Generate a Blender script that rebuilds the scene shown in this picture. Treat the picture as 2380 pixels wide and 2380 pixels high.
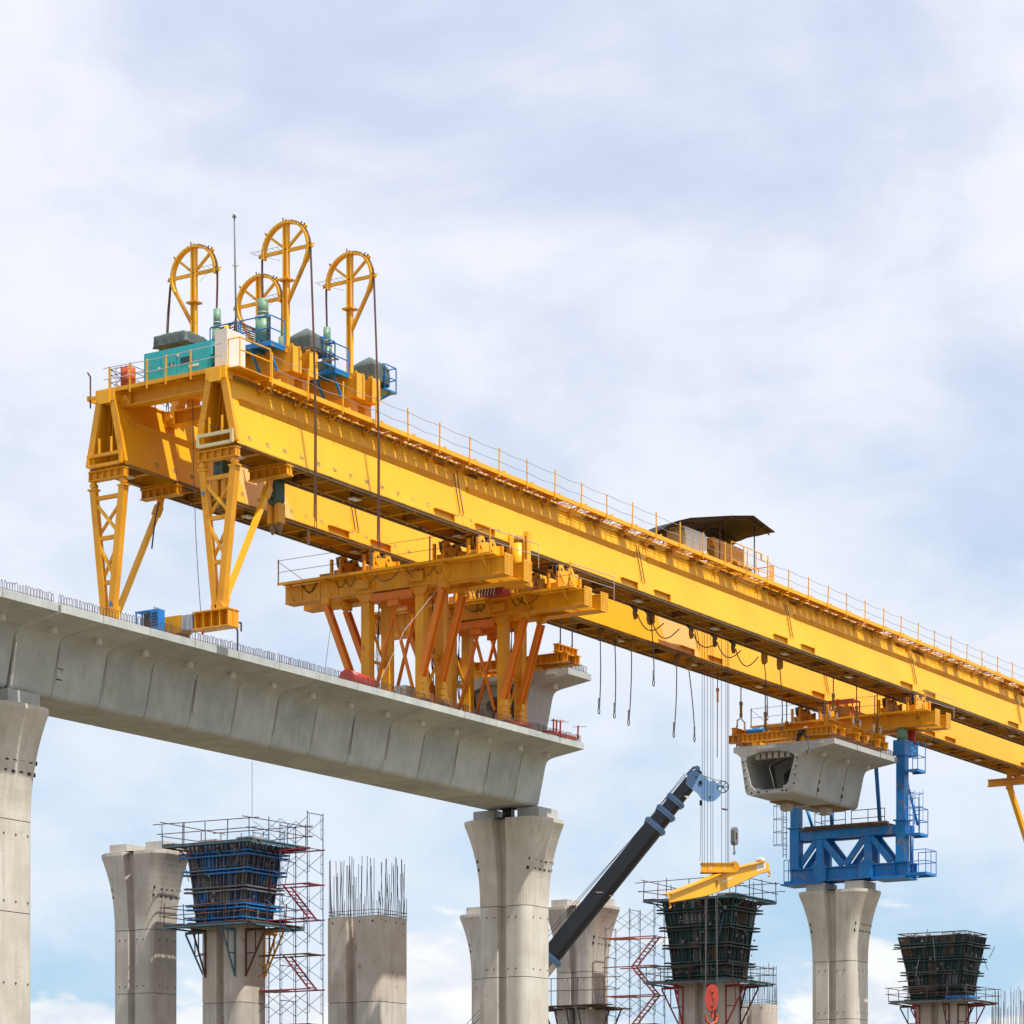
import bpy, bmesh, math, random
from mathutils import Vector, Matrix
from mathutils.geometry import tessellate_polygon
random.seed(7)
for o in list(bpy.data.objects): bpy.data.objects.remove(o, do_unlink=True)
scene = bpy.context.scene
COL = scene.collection
# World axes: X runs along the viaduct (away, to the right), Y across it (away, to the left), Z up; camera at x=y=0.
CH = 1.7                     # camera height
FPX = 6455.0                 # focal length in photograph pixels (2380 wide)
HOR = 2780.0                 # horizon row (below the frame: the lens is shifted up)
FW = Vector((.8424, .5389, 0)); RT = Vector((.5389, -.8424, 0))

# ---------------- camera ----------------
cam = bpy.data.cameras.new('camera'); camo = bpy.data.objects.new('camera', cam); COL.objects.link(camo)
cam.sensor_width = 36; cam.lens = 36*FPX/2380; cam.shift_y = (HOR-1190)/2380
cam.clip_end = 20000; cam.clip_start = 1
camo.location = (0, 0, CH); camo.rotation_euler = (math.radians(90), 0, math.atan2(FW.y, FW.x)-math.pi/2)
scene.camera = camo
scene.view_settings.view_transform = 'Standard'; scene.view_settings.look = 'None'
scene.view_settings.gamma = 1; scene.view_settings.use_curve_mapping = False
scene.view_settings.exposure = 0.3

# ---------------- sun and sky ----------------
SUN = Vector((-.08, -.46, 1)).normalized()
sl = bpy.data.lights.new('sun', 'SUN'); sl.energy = 4.9; sl.angle = math.radians(.55); sl.color = (1, .95, .87)
so = bpy.data.objects.new('sun', sl); COL.objects.link(so)
so.rotation_euler = (-SUN).to_track_quat('-Z', 'Y').to_euler(); so.location = (0, 0, 200)
world = bpy.data.worlds.new('World'); scene.world = world; world.use_nodes = True
nt = world.node_tree; N = nt.nodes; L = nt.links; N.clear()
def nd(t, **kw):
    n = N.new(t)
    for k, v in kw.items(): setattr(n, k, v)
    return n
out = nd('ShaderNodeOutputWorld'); bg = nd('ShaderNodeBackground')
sky = nd('ShaderNodeTexSky', sky_type='NISHITA'); sky.sun_disc = False
sky.sun_elevation = math.asin(SUN.z); sky.sun_rotation = math.atan2(SUN.x, SUN.y)
sky.air_density = 1.0; sky.dust_density = 1.5
tc = nd('ShaderNodeTexCoord')
def mapped(rot, scale):
    m = nd('ShaderNodeMapping'); m.inputs['Rotation'].default_value = rot; m.inputs['Scale'].default_value = scale
    L.new(tc.outputs['Generated'], m.inputs['Vector']); return m
def noise(vec, sc, det, rough, dist=0):
    n = nd('ShaderNodeTexNoise'); n.inputs['Scale'].default_value = sc; n.inputs['Detail'].default_value = det
    n.inputs['Roughness'].default_value = rough; n.inputs['Distortion'].default_value = dist
    L.new(vec.outputs[0], n.inputs['Vector']); return n
def ramp(src, p0, p1, c0=(0, 0, 0, 1), c1=(1, 1, 1, 1), interp='EASE'):
    r = nd('ShaderNodeValToRGB'); r.color_ramp.interpolation = interp
    r.color_ramp.elements[0].position = p0; r.color_ramp.elements[1].position = p1
    r.color_ramp.elements[0].color = c0; r.color_ramp.elements[1].color = c1
    L.new(src, r.inputs[0]); return r
def mth(op, a, b=None, clamp=False):
    n = nd('ShaderNodeMath', operation=op); n.use_clamp = clamp
    for i, s in enumerate((a, b)):
        if s is None: continue
        if isinstance(s, (int, float)): n.inputs[i].default_value = s
        else: L.new(s, n.inputs[i])
    return n.outputs[0]
def mixc(f, a, b):
    n = nd('ShaderNodeMix', data_type='RGBA')
    for i, s in ((0, f), (6, a), (7, b)):
        if isinstance(s, (int, float)): n.inputs[i].default_value = s
        elif isinstance(s, tuple): n.inputs[i].default_value = s
        else: L.new(s, n.inputs[i])
    return n.outputs[2]
skyc = nd('ShaderNodeVectorMath', operation='SCALE'); skyc.inputs['Scale'].default_value = .105
L.new(sky.outputs[0], skyc.inputs[0])
sep = nd('ShaderNodeSeparateXYZ'); L.new(tc.outputs['Generated'], sep.inputs[0])
# thin high cloud: broad soft veils drawn out along the horizon, with finer wisps
m1 = mapped((0.3, 0.18, .35), (1.0, 1.0, 1.5)); m2 = mapped((.1, .1, .9), (1, 1, 2.4)); m3 = mapped((0, 0, .2), (1, 1, 2.2))
veil = noise(m1, 6.0, 5, .55, .35); wisp = noise(m2, 14, 6, .55, .5)
vr = ramp(mth('ADD', mth('MULTIPLY', veil.outputs[0], .8), mth('MULTIPLY', wisp.outputs[0], .25)), .36, .63)
hb = ramp(sep.outputs[2], .05, .34)                                            # more veil higher up
thin = mth('ADD', mth('MULTIPLY', vr.outputs[0], .66), mth('MULTIPLY', hb.outputs[0], .24), True)
thin = mth('ADD', thin, .06, True)
basec = mixc(hb.outputs[0], (.40, .66, .89, 1), (.56, .65, .89, 1))
basec = mixc(.22, basec, skyc.outputs[0])
c = mixc(thin, basec, (.84, .868, .94, 1))
# low cumulus near the horizon
cu = noise(m3, 13, 10, .52, .1)
cut = mth('SUBTRACT', cu.outputs[0], mth('MULTIPLY', mth('SUBTRACT', sep.outputs[2], .062, True), 5.5))
cm = ramp(cut, .40, .455)
shade = noise(m2, 30, 5, .55)
cc = mixc(ramp(shade.outputs[0], .35, .65).outputs[0], (.74, .79, .86, 1), (.98, .97, .95, 1))
c = mixc(mth('MULTIPLY', cm.outputs[0], .85), c, cc)
L.new(c, bg.inputs[0]); bg.inputs[1].default_value = .88
L.new(bg.outputs[0], out.inputs[0])

# ---------------- materials ----------------
def newmat(name):
    m = bpy.data.materials.new(name); m.use_nodes = True
    nt = m.node_tree; return m, nt, nt.nodes['Principled BSDF']
def paint(name, col, dark=None, rough=.5, metal=0, var=.35, scale=.7, spots=.0, spotcol=(.12, .05, .02), bump=.15, streak=.3, spec=.4):
    """painted or bare surface: mottled tone, rain streaks, worn spots"""
    m, nt, b = newmat(name); n = nt.nodes; l = nt.links
    dark = dark or tuple(c*.62 for c in col)
    geo = n.new('ShaderNodeNewGeometry')
    def nz(sc, det, stretch=(1, 1, 1), rg=.55):
        mp = n.new('ShaderNodeMapping'); mp.inputs['Scale'].default_value = stretch; l.new(geo.outputs['Position'], mp.inputs[0])
        t = n.new('ShaderNodeTexNoise'); t.inputs['Scale'].default_value = sc; t.inputs['Detail'].default_value = det
        t.inputs['Roughness'].default_value = rg; l.new(mp.outputs[0], t.inputs['Vector']); return t.outputs[0]
    def rp(s, a, bb, lo=0, hi=1):
        r = n.new('ShaderNodeMapRange'); r.inputs[1].default_value = a; r.inputs[2].default_value = bb
        r.inputs[3].default_value = lo; r.inputs[4].default_value = hi; l.new(s, r.inputs[0]); return r.outputs[0]
    def mx(f, a, bb):
        q = n.new('ShaderNodeMix'); q.data_type = 'RGBA'
        l.new(f, q.inputs[0])
        for i, s in ((6, a), (7, bb)):
            if isinstance(s, tuple): q.inputs[i].default_value = (*s[:3], 1)
            else: l.new(s, q.inputs[i])
        return q.outputs[2]
    c1 = mx(rp(nz(scale, 5), .35, .7, 0, var), tuple(col), tuple(dark))
    c2 = mx(rp(nz(2.2, 4, (1.6, 1.6, .16)), .48, .78, 0, streak), c1, tuple(dark))
    if spots > 0:
        c2 = mx(rp(nz(1.7, 8, (1, 1, .6), .68), 1-spots-.07, 1-spots+.03), c2, tuple(spotcol))
    l.new(c2, b.inputs['Base Color'])
    b.inputs['Roughness'].default_value = rough; b.inputs['Metallic'].default_value = metal
    if 'Specular IOR Level' in b.inputs: b.inputs['Specular IOR Level'].default_value = spec
    if bump:
        bp = n.new('ShaderNodeBump'); bp.inputs['Strength'].default_value = bump; bp.inputs['Distance'].default_value = .03
        l.new(nz(9, 6), bp.inputs['Height']); l.new(bp.outputs[0], b.inputs['Normal'])
    return m
M = {}
M['yellow'] = paint('yellow_paint', (.87, .44, .010), (.74, .31, .008), .42, var=.45, scale=.3, streak=.32, spots=.22, spotcol=(.45, .17, .02), bump=.05)
M['orange'] = paint('shaded_orange_yellow_paint', (.78, .355, .008), (.56, .21, .006), .45, var=.6, streak=.5, spots=.3, spotcol=(.25, .09, .02))  # deeper copy of the yellow: shade on structural steel is put into the colour
M['brace'] = paint('orange_paint', (.80, .225, .010), (.52, .13, .01), .45, var=.5, streak=.4, spots=.28, spotcol=(.40, .16, .08))
M['rail'] = paint('worn_rail_steel', (.28, .19, .10), (.15, .095, .05), .6, metal=.3, var=.9)
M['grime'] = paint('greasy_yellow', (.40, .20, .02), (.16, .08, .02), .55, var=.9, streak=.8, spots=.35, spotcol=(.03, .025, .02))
M['dark'] = paint('black_rubber_steel', (.025, .025, .028), rough=.5)
M['concrete'] = paint('precast_concrete', (.50, .525, .495), (.35, .37, .35), .85, var=.8, scale=.8, streak=.7, spots=.27, spotcol=(.24, .235, .20), bump=.25, spec=.2)
M['concrete_dark'] = paint('precast_concrete_darker', (.46, .485, .455), (.33, .35, .33), .85, var=.8, scale=1.1, streak=.75, spots=.3, spotcol=(.5, .51, .48), bump=.25, spec=.2)
M['concrete_pale'] = paint('precast_concrete_paler', (.53, .55, .51), (.38, .40, .37), .85, var=.8, scale=.6, streak=.7, spots=.28, spotcol=(.30, .27, .21), bump=.25, spec=.2)
M['pier_pink'] = paint('pier_concrete_reddish', (.56, .51, .45), (.42, .35, .29), .88, var=.9, scale=.7, streak=.9, spots=.33, spotcol=(.30, .19, .13), bump=.3, spec=.2)
M['pier_pale'] = paint('pier_concrete_pale', (.62, .59, .52), (.44, .40, .33), .88, var=.85, scale=.5, streak=.85, spots=.28, spotcol=(.36, .28, .19), bump=.3, spec=.2)
M['pier'] = paint('pier_concrete', (.62, .58, .50), (.43, .385, .31), .88, var=.9, scale=.6, streak=.9, spots=.27, spotcol=(.27, .22, .16), bump=.3, spec=.2)
M['pier_grey'] = paint('weathered_pier_concrete', (.56, .53, .475), (.35, .315, .27), .88, var=.8, scale=.45, streak=.8, spots=.30, spotcol=(.22, .16, .12), bump=.3, spec=.2)
M['newcrete'] = paint('fresh_concrete', (.46, .465, .44), (.32, .33, .31), .85, var=.7, streak=.5, bump=.2, spec=.2)
M['stain'] = paint('dark_hole', (.035, .03, .025), rough=.9)
M['joint'] = paint('joint_mortar', (.20, .17, .13), rough=.9)
M['rust'] = paint('rusty_rebar', (.13, .055, .035), (.05, .035, .04), .8, var=.9)
M['rebar'] = paint('dark_rebar', (.07, .055, .06), (.04, .05, .08), .7, var=.9, scale=3)
M['blue'] = paint('blue_paint', (.006, .22, .60), (.010, .13, .38), .42, var=.7, streak=.6, spots=.36, spotcol=(.26, .17, .12))
M['brightblue'] = paint('bright_blue_paint', (.01, .20, .55), (.01, .12, .34), .4, var=.5)
M['formblue'] = paint('blue_form_steel', (.02, .06, .16), (.10, .10, .11), .6, var=.9, streak=.9, spots=.4, spotcol=(.22, .20, .18))
M['formgreen'] = paint('green_form_steel', (.02, .07, .065), (.02, .03, .035), .6, var=.9, streak=.9, spots=.38, spotcol=(.13, .07, .05))
M['formgrey'] = paint('grey_form_steel', (.22, .22, .22), (.08, .09, .12), .6, var=.9, streak=.8, spots=.36, spotcol=(.12, .06, .03))
M['teal'] = paint('teal_paint', (.03, .43, .46), (.02, .30, .34), .35, var=.4, streak=.2, bump=.03)
M['green'] = paint('sage_green_paint', (.17, .30, .19), (.11, .20, .14), .45, var=.5)
M['dkgreen'] = paint('dark_green_paint', (.05, .10, .075), rough=.5)
M['tarp'] = paint('grey_green_tarpaulin', (.10, .13, .12), (.06, .08, .075), .55, var=.6, scale=2)
M['blacktarp'] = paint('black_tarpaulin', (.008, .011, .016), (.005, .006, .009), .75, var=.8, scale=1.5)
M['white'] = paint('white_cabinet_paint', (.72, .68, .60), (.60, .56, .48), .4, var=.4, bump=.03)
M['drain'] = paint('pale_plastic_pipe', (.66, .64, .55), rough=.5, bump=0)
M['cream'] = paint('cream_paint', (.62, .54, .30), (.45, .38, .2), .5)
M['red'] = paint('red_paint', (.42, .035, .022), (.26, .02, .015), .45)
M['darkred'] = paint('dark_red_scaffold_paint', (.36, .035, .06), (.18, .03, .05), .5)
M['orangered'] = paint('orange_red_paint', (.55, .085, .03), (.38, .05, .02), .45)
M['galv'] = paint('galvanised_steel', (.42, .42, .42), (.26, .26, .27), .5, metal=.3)
M['wire'] = paint('steel_wire_rope', (.09, .085, .08), rough=.6, bump=0)
M['brown'] = paint('brown_greased_strand', (.12, .045, .03), (.06, .03, .025), .6, bump=0)
M['timber'] = paint('old_timber_planks', (.16, .10, .06), (.08, .055, .04), .8, var=.9, scale=2)
M['boom'] = paint('black_boom_paint', (.032, .036, .048), (.015, .018, .026), .2, var=.8, streak=.4, spots=.2, spotcol=(.16, .15, .14))
M['skyblue'] = paint('pale_blue_paint', (.17, .34, .60), (.12, .24, .45), .42, var=.5, spots=.22, spotcol=(.06, .07, .09))
M['scaffblue'] = paint('blue_scaffold_tube', (.05, .09, .20), (.08, .09, .11), .6, var=.9)
M['scaffgrey'] = paint('grey_scaffold_tube', (.14, .15, .16), (.07, .07, .08), .6, var=.9)
M['cyan'] = paint('cyan_paint', (.05, .20, .28), (.07, .09, .10), .55, var=.95, scale=2, spots=.36, spotcol=(.13, .07, .05))
M['ground'] = paint('bare_soil', (.17, .14, .10), (.12, .095, .065), .95, var=.8, scale=.05, streak=0, spec=.1)
M['trestle'] = paint('deep_yellow_trestle_paint', (.82, .395, .008), (.60, .23, .006), .45, var=.6, streak=.55, spots=.3, spotcol=(.30, .12, .02))
M['grass'] = paint('dry_grass_patches', (.10, .13, .05), (.20, .17, .09), .95, var=.9, scale=.05, streak=0, spec=.1)
M['pink'] = paint('magenta_stripe', (.55, .02, .15), rough=.4)
M['markgrey'] = paint('grey_stencil_paint', (.30, .28, .22), rough=.7, bump=0)
M['glass'] = paint('dark_glass', (.03, .04, .05), rough=.08, bump=0)

# ---------------- mesh builder ----------------
ROOT = {}
class MB:
    def __init__(s): s.v = []; s.f = []; s.sm = []
    def add(s, vs, fs, smooth=False):
        o = len(s.v); s.v += [Vector(p) for p in vs]
        for f in fs: s.f.append([i+o for i in f]); s.sm.append(smooth)
        return s
    def box(s, x0, x1, y0, y1, z0, z1):
        x0, x1 = min(x0, x1), max(x0, x1); y0, y1 = min(y0, y1), max(y0, y1); z0, z1 = min(z0, z1), max(z0, z1)
        vs = [(x, y, z) for z in (z0, z1) for x, y in ((x0, y0), (x1, y0), (x1, y1), (x0, y1))]
        return s.add(vs, [(3, 2, 1, 0), (4, 5, 6, 7), (0, 1, 5, 4), (1, 2, 6, 5), (2, 3, 7, 6), (3, 0, 4, 7)])
    def bar(s, p, q, w, h=None, up=(0, 0, 1)):
        """rectangular bar from p to q; h along up, w across"""
        h = w if h is None else h
        p, q = Vector(p), Vector(q); d = (q-p)
        if d.length < 1e-6: return s
        d.normalize(); up = Vector(up)
        if abs(d.dot(up)) > .985: up = Vector((1, 0, 0)) if abs(d.x) < .9 else Vector((0, 1, 0))
        a = d.cross(up).normalized(); b = a.cross(d).normalized()
        vs = [e+a*(i*w/2)+b*(j*h/2) for e in (p, q) for i, j in ((-1, -1), (1, -1), (1, 1), (-1, 1))]
        return s.add(vs, [(3, 2, 1, 0), (4, 5, 6, 7), (0, 1, 5, 4), (1, 2, 6, 5), (2, 3, 7, 6), (3, 0, 4, 7)])
    def ibeam(s, p, q, w, h, t=.03, up=(0, 0, 1), cap=False):
        p, q = Vector(p), Vector(q); d = (q-p).normalized(); u = Vector(up)
        a = d.cross(u).normalized(); b = a.cross(d).normalized()
        s.bar(p+b*(h/2-t/2), q+b*(h/2-t/2), w, t, b); s.bar(p-b*(h/2-t/2), q-b*(h/2-t/2), w, t, b)
        s.bar(p, q, t, h-2*t, b)
        return s
    def tube(s, p, q, r, n=6, r2=None, cap=True):
        p, q = Vector(p), Vector(q); d = (q-p)
        if d.length < 1e-6: return s
        d.normalize(); up = Vector((0, 0, 1)) if abs(d.z) < .9 else Vector((1, 0, 0))
        a = d.cross(up).normalized(); b = a.cross(d); r2 = r if r2 is None else r2
        vs = [e+a*(rr*math.cos(2*math.pi*i/n))+b*(rr*math.sin(2*math.pi*i/n)) for e, rr in ((p, r), (q, r2)) for i in range(n)]
        s.add(vs, [(i, (i+1) % n, n+(i+1) % n, n+i) for i in range(n)], n > 5)
        if cap:
            o = len(s.v)-2*n; s.f += [list(range(o+n-1, o-1, -1)), list(range(o+n, o+2*n))]; s.sm += [False, False]
        return s
    def path(s, pts, r, n=5):
        for a, b in zip(pts, pts[1:]): s.tube(a, b, r, n, cap=False)
        return s
    def loft(s, rings, cap=True, smooth=False, closed=True):
        n = len(rings[0]); o = len(s.v); s.v += [Vector(p) for r in rings for p in r]
        for k in range(len(rings)-1):
            for i in range(n if closed else n-1):
                j = (i+1) % n
                s.f.append([o+k*n+i, o+k*n+j, o+(k+1)*n+j, o+(k+1)*n+i]); s.sm.append(smooth)
        if cap:
            for k in (0, len(rings)-1):
                t = tessellate_polygon([[Vector(p) for p in rings[k]]])
                for tri in t: s.f.append([o+k*n+i for i in tri]); s.sm.append(False)
        return s
    def prism(s, poly, axis, a, b):
        """poly of 2-D points extruded along axis: X -> (y,z), Y -> (x,z), Z -> (x,y)"""
        def P(p, t): return (t, p[0], p[1]) if axis == 'X' else (p[0], t, p[1]) if axis == 'Y' else (p[0], p[1], t)
        return s.loft([[P(p, a) for p in poly], [P(p, b) for p in poly]])
    def build(s, name, mat, parent=None, **kw):
        off = ROOT.get(parent.name, Vector()) if parent is not None else Vector(kw.pop('loc', (0, 0, 0)))
        me = bpy.data.meshes.new(name)
        me.from_pydata([v-off for v in s.v], [], s.f)
        me.polygons.foreach_set('use_smooth', s.sm)
        bm = bmesh.new(); bm.from_mesh(me); bmesh.ops.recalc_face_normals(bm, faces=bm.faces); bm.to_mesh(me); bm.free()
        me.materials.append(mat if not isinstance(mat, str) else M[mat])
        o = bpy.data.objects.new(name, me); COL.objects.link(o)
        if parent is not None: o.parent = parent
        else: o.location = off
        ROOT[o.name] = off
        for k, v in kw.items(): o[k] = v
        return o
def T(name, label, cat, loc, group=None):
    o = bpy.data.objects.new(name, None); COL.objects.link(o); o.empty_display_size = .3
    o.location = loc; ROOT[o.name] = Vector(loc); o['label'] = label; o['category'] = cat
    if group: o['group'] = group
    return o
def tagg(o, label, cat, group=None):
    o['label'] = label; o['category'] = cat
    if group: o['group'] = group
    return o
def part_copy(src, parent, dx):
    """the same mesh again under the same thing, moved by dx"""
    c = src.copy(); COL.objects.link(c); c.parent = parent; c.location = src.location + Vector(dx); ROOT[c.name] = ROOT[src.name]
    return c
def copy_tree(o, parent=None):
    c = o.copy(); COL.objects.link(c); c.parent = parent; ROOT[c.name] = ROOT.get(o.name, Vector())
    for ch in o.children: copy_tree(ch, c)
    return c
def W(px, py=None, X=None, Y=None, D=None):
    """place in the world seen at pixel (px,py) of the photograph, on the plane X=, Y= or at depth D"""
    r = (px-1190)/FPX; d = FW + RT*r
    t = X/d.x if X is not None else Y/d.y if Y is not None else D
    z = CH + (HOR-(py if py is not None else HOR))/FPX*t
    return Vector((d.x*t, d.y*t, z))

# ---------------- ground ----------------
MB().box(-1500, 3500, -2000, 3000, -1, 0).build('ground', 'ground', kind='structure')
g = MB()
for i in range(60):
    x, y = random.uniform(-50, 400), random.uniform(-60, 300); r = random.uniform(3, 12); n = 14
    ph = [r*random.uniform(.6, 1.1) for _ in range(n)]
    z = .01+i*.0008
    vs = [(x+ph[k]*math.cos(6.283*k/n), y+ph[k]*math.sin(6.283*k/n), z) for k in range(n)]
    g.add(vs, [list(range(n))])
g.build('grass', 'grass', kind='stuff', label='dry grass patches on the bare soil under the viaduct')

# ---------------- bridge deck ----------------
ZT = CH+22.05                # deck top
def section_outer(z0=0):
    # (y, z) with z relative to deck top
    pts = [(69.9, -.30), (69.9, 0), (76.4, 0), (76.4, -.32), (76.15, -.42)]
    pts += [(75.93, -.62), (75.62, -2.62), (75.5, -2.82), (75.3, -2.9)]
    for k in range(6):
        a = math.radians(-90-84*k/5); pts.append((72.76+.26*math.cos(a), -2.64+.26*math.sin(a)))
    pts += [(72.12, -.95), (72.04, -.76), (71.9, -.64), (71.6, -.56)]
    return [(y, z+z0) for y, z in pts]
def section_inner(z0=0):
    pts = [(72.40, -.78), (72.75, -.55), (73.5, -.40), (74.6, -.38), (75.5, -.62), (75.62, -.85), (75.27, -2.3), (74.95, -2.6), (73.25, -2.62), (72.86, -2.3)]
    return [(y, z+z0) for y, z in pts]
def segment(parent, x0, x1, zt, mat=None, hollow=False, loops=True, open_end=False):
    a, b = x0+.012, x1-.012
    mat = mat or random.choice(['concrete', 'concrete', 'concrete_dark', 'concrete_pale'])
    so_, si = section_outer(zt), section_inner(zt)
    m = MB()
    if not hollow:
        # arrises chamfered so that every joint reads as a shallow groove
        cy, cz = 73.9, zt-1.2
        def inset(t):
            out_ = []
            for y, z in so_:
                d = Vector((cy-y, cz-z)); d.normalize(); out_.append((y+d.x*t, z+d.y*t))
            return out_
        m.loft([[(a, y, z) for y, z in inset(.03)], [(a+.035, y, z) for y, z in so_], [(b-.035, y, z) for y, z in so_], [(b, y, z) for y, z in inset(.03)]])
    else:
        m.loft([[(a, y, z) for y, z in so_], [(b, y, z) for y, z in so_]], cap=False)
        m.loft([[(a, y, z) for y, z in si], [(b, y, z) for y, z in si]], cap=False)
        for x in (a, b):
            o = len(m.v); allp = so_+si; m.v += [Vector((x, y, z)) for y, z in allp]
            for tri in tessellate_polygon([[Vector((y, z, 0)) for y, z in so_], [Vector((y, z, 0)) for y, z in si]]):
                m.f.append([o+i for i in tri]); m.sm.append(False)
    seg = m.build('segment', mat, parent)
    xm = (x0+x1)/2
    MB().tube((xm-.1, 71.25, zt-.76), (xm-.1, 71.25, zt-.42), .135, 10).build('drain_pipe', 'drain', seg)
    h = MB(); yw = 72.26; h.tube((xm+.15, yw-.04, zt-1.32), (xm+.15, yw+.1, zt-1.34), .075, 10); h.build('hole', 'stain', seg)
    if not hollow:
        # epoxy squeezed out of the joint, ragged
        def edge(zz): return 72.12+.27*max(0, min(1, (-zz-.95)/1.6))
        P = []; z = -.95
        while z > -2.5:
            P.append((a+random.uniform(-.015, .02), edge(z)-.004, zt+z)); z -= random.uniform(.08, .3)
        if len(P) > 1: MB().path(P, random.uniform(.008, .022), 4).build('joint_mortar', random.choice(['joint', 'pier', 'concrete_dark']), seg)
    if loops:
        lp = MB(); x = x0+.1
        while x < x1-.05:
            for y0 in (70.12,):
                w = .11; j = random.uniform(-.02, .02); hh = random.uniform(.36, .43)
                lp.path([(x+j, y0, zt-.02), (x+j*1.5, y0, zt+hh-.06), (x+w*.5, y0, zt+hh), (x+w-j, y0, zt+hh-.06), (x+w, y0, zt-.02)], .013, 4)
            x += random.uniform(.13, .19)
        x = x0+.1
        while x < x1-.05:
            lp.path([(x, 76.2, zt-.02), (x, 76.2, zt+.4), (x+.12, 76.2, zt+.4), (x+.12, 76.2, zt-.02)], .013, 4); x += .2
        lp.path([(x0+.05, 70.12, zt+.1), (x1-.05, 70.12, zt+.11)], .009, 4)
        lp.build('rebar_loops', 'rust', seg, kind='stuff')
    return seg
XJ = W(139.5, Y=69.9).x; X1 = W(241, Y=69.9).x; XE = W(1358, Y=69.9).x
deck = T('viaduct_deck', 'long grey precast box girder deck carrying the yellow support frames, running to the middle pier', 'bridge deck', (XJ+.08, 73.9, ZT-2.9), 'precast viaduct deck spans')
xs = [XJ+.08, X1]; step = (W(1302, Y=69.9).x-X1)/12
for k in range(1, 13): xs.append(X1+step*k)
xs.append(XE)
for k, (a, b) in enumerate(zip(xs, xs[1:])):
    segment(deck, a, b, ZT, hollow=(k == len(xs)-2))
    # pale epoxy smear left in the joint
    jm = MB(); so_ = section_outer(ZT)
deck2 = T('viaduct_deck', 'short stretch of grey deck left of the dark gap above the left pier', 'bridge deck', (XJ-12, 73.9, ZT-2.9), 'precast viaduct deck spans')
for k in range(4): segment(deck2, XJ-.05-3*(k+1), XJ-.05-3*k, ZT)
MB().prism([(72.60, ZT-2.8), (72.9, ZT-2.8), (72.5, ZT-.75), (72.14, ZT-.75)], 'X', XJ-.045, XJ+.085).build('expansion_joint', 'joint', deck2)

mk = MB()
for z in (-1.35, -1.75, -2.15): mk.bar((X1+.1, 72.2+.27*(-z-.95)/1.6-.03, ZT+z), (X1+.4, 72.2+.27*(-z-.95)/1.6-.03, ZT+z-.005), .03, .035)
mk.build('crack_clamps', 'stain', deck, kind='stuff')
# ---------------- piers ----------------
def pier_ring(cx, cy, z, a, b, nw, nd_, r):
    """outline: half sizes a along X, b along Y; slot of half width nw, depth nd_ in both X faces; corners rounded by r"""
    pts = []
    def arc(x, y, a0, n=5):
        for k in range(n+1):
            t = math.radians(a0+90*k/n); pts.append((cx+x+r*math.cos(t), cy+y+r*math.sin(t), z))
    pts.append((cx+a-nd_, cy-nw*.7, z)); pts.append((cx+a-nd_, cy+nw*.7, z)); pts.append((cx+a, cy+nw, z))
    arc(a-r, b-r, 0)
    # far corner of the -X face is a plain facet
    pts.append((cx-a+r*.5, cy+b, z)); pts.append((cx-a, cy+b-r*.75, z))
    pts.append((cx-a, cy+nw, z)); pts.append((cx-a+nd_, cy+nw*.7, z)); pts.append((cx-a+nd_, cy-nw*.7, z)); pts.append((cx-a, cy-nw, z))
    arc(-a+r, -b+r, 180); arc(a-r, -b+r, 270)
    pts.append((cx+a, cy-nw, z))
    return pts
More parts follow.
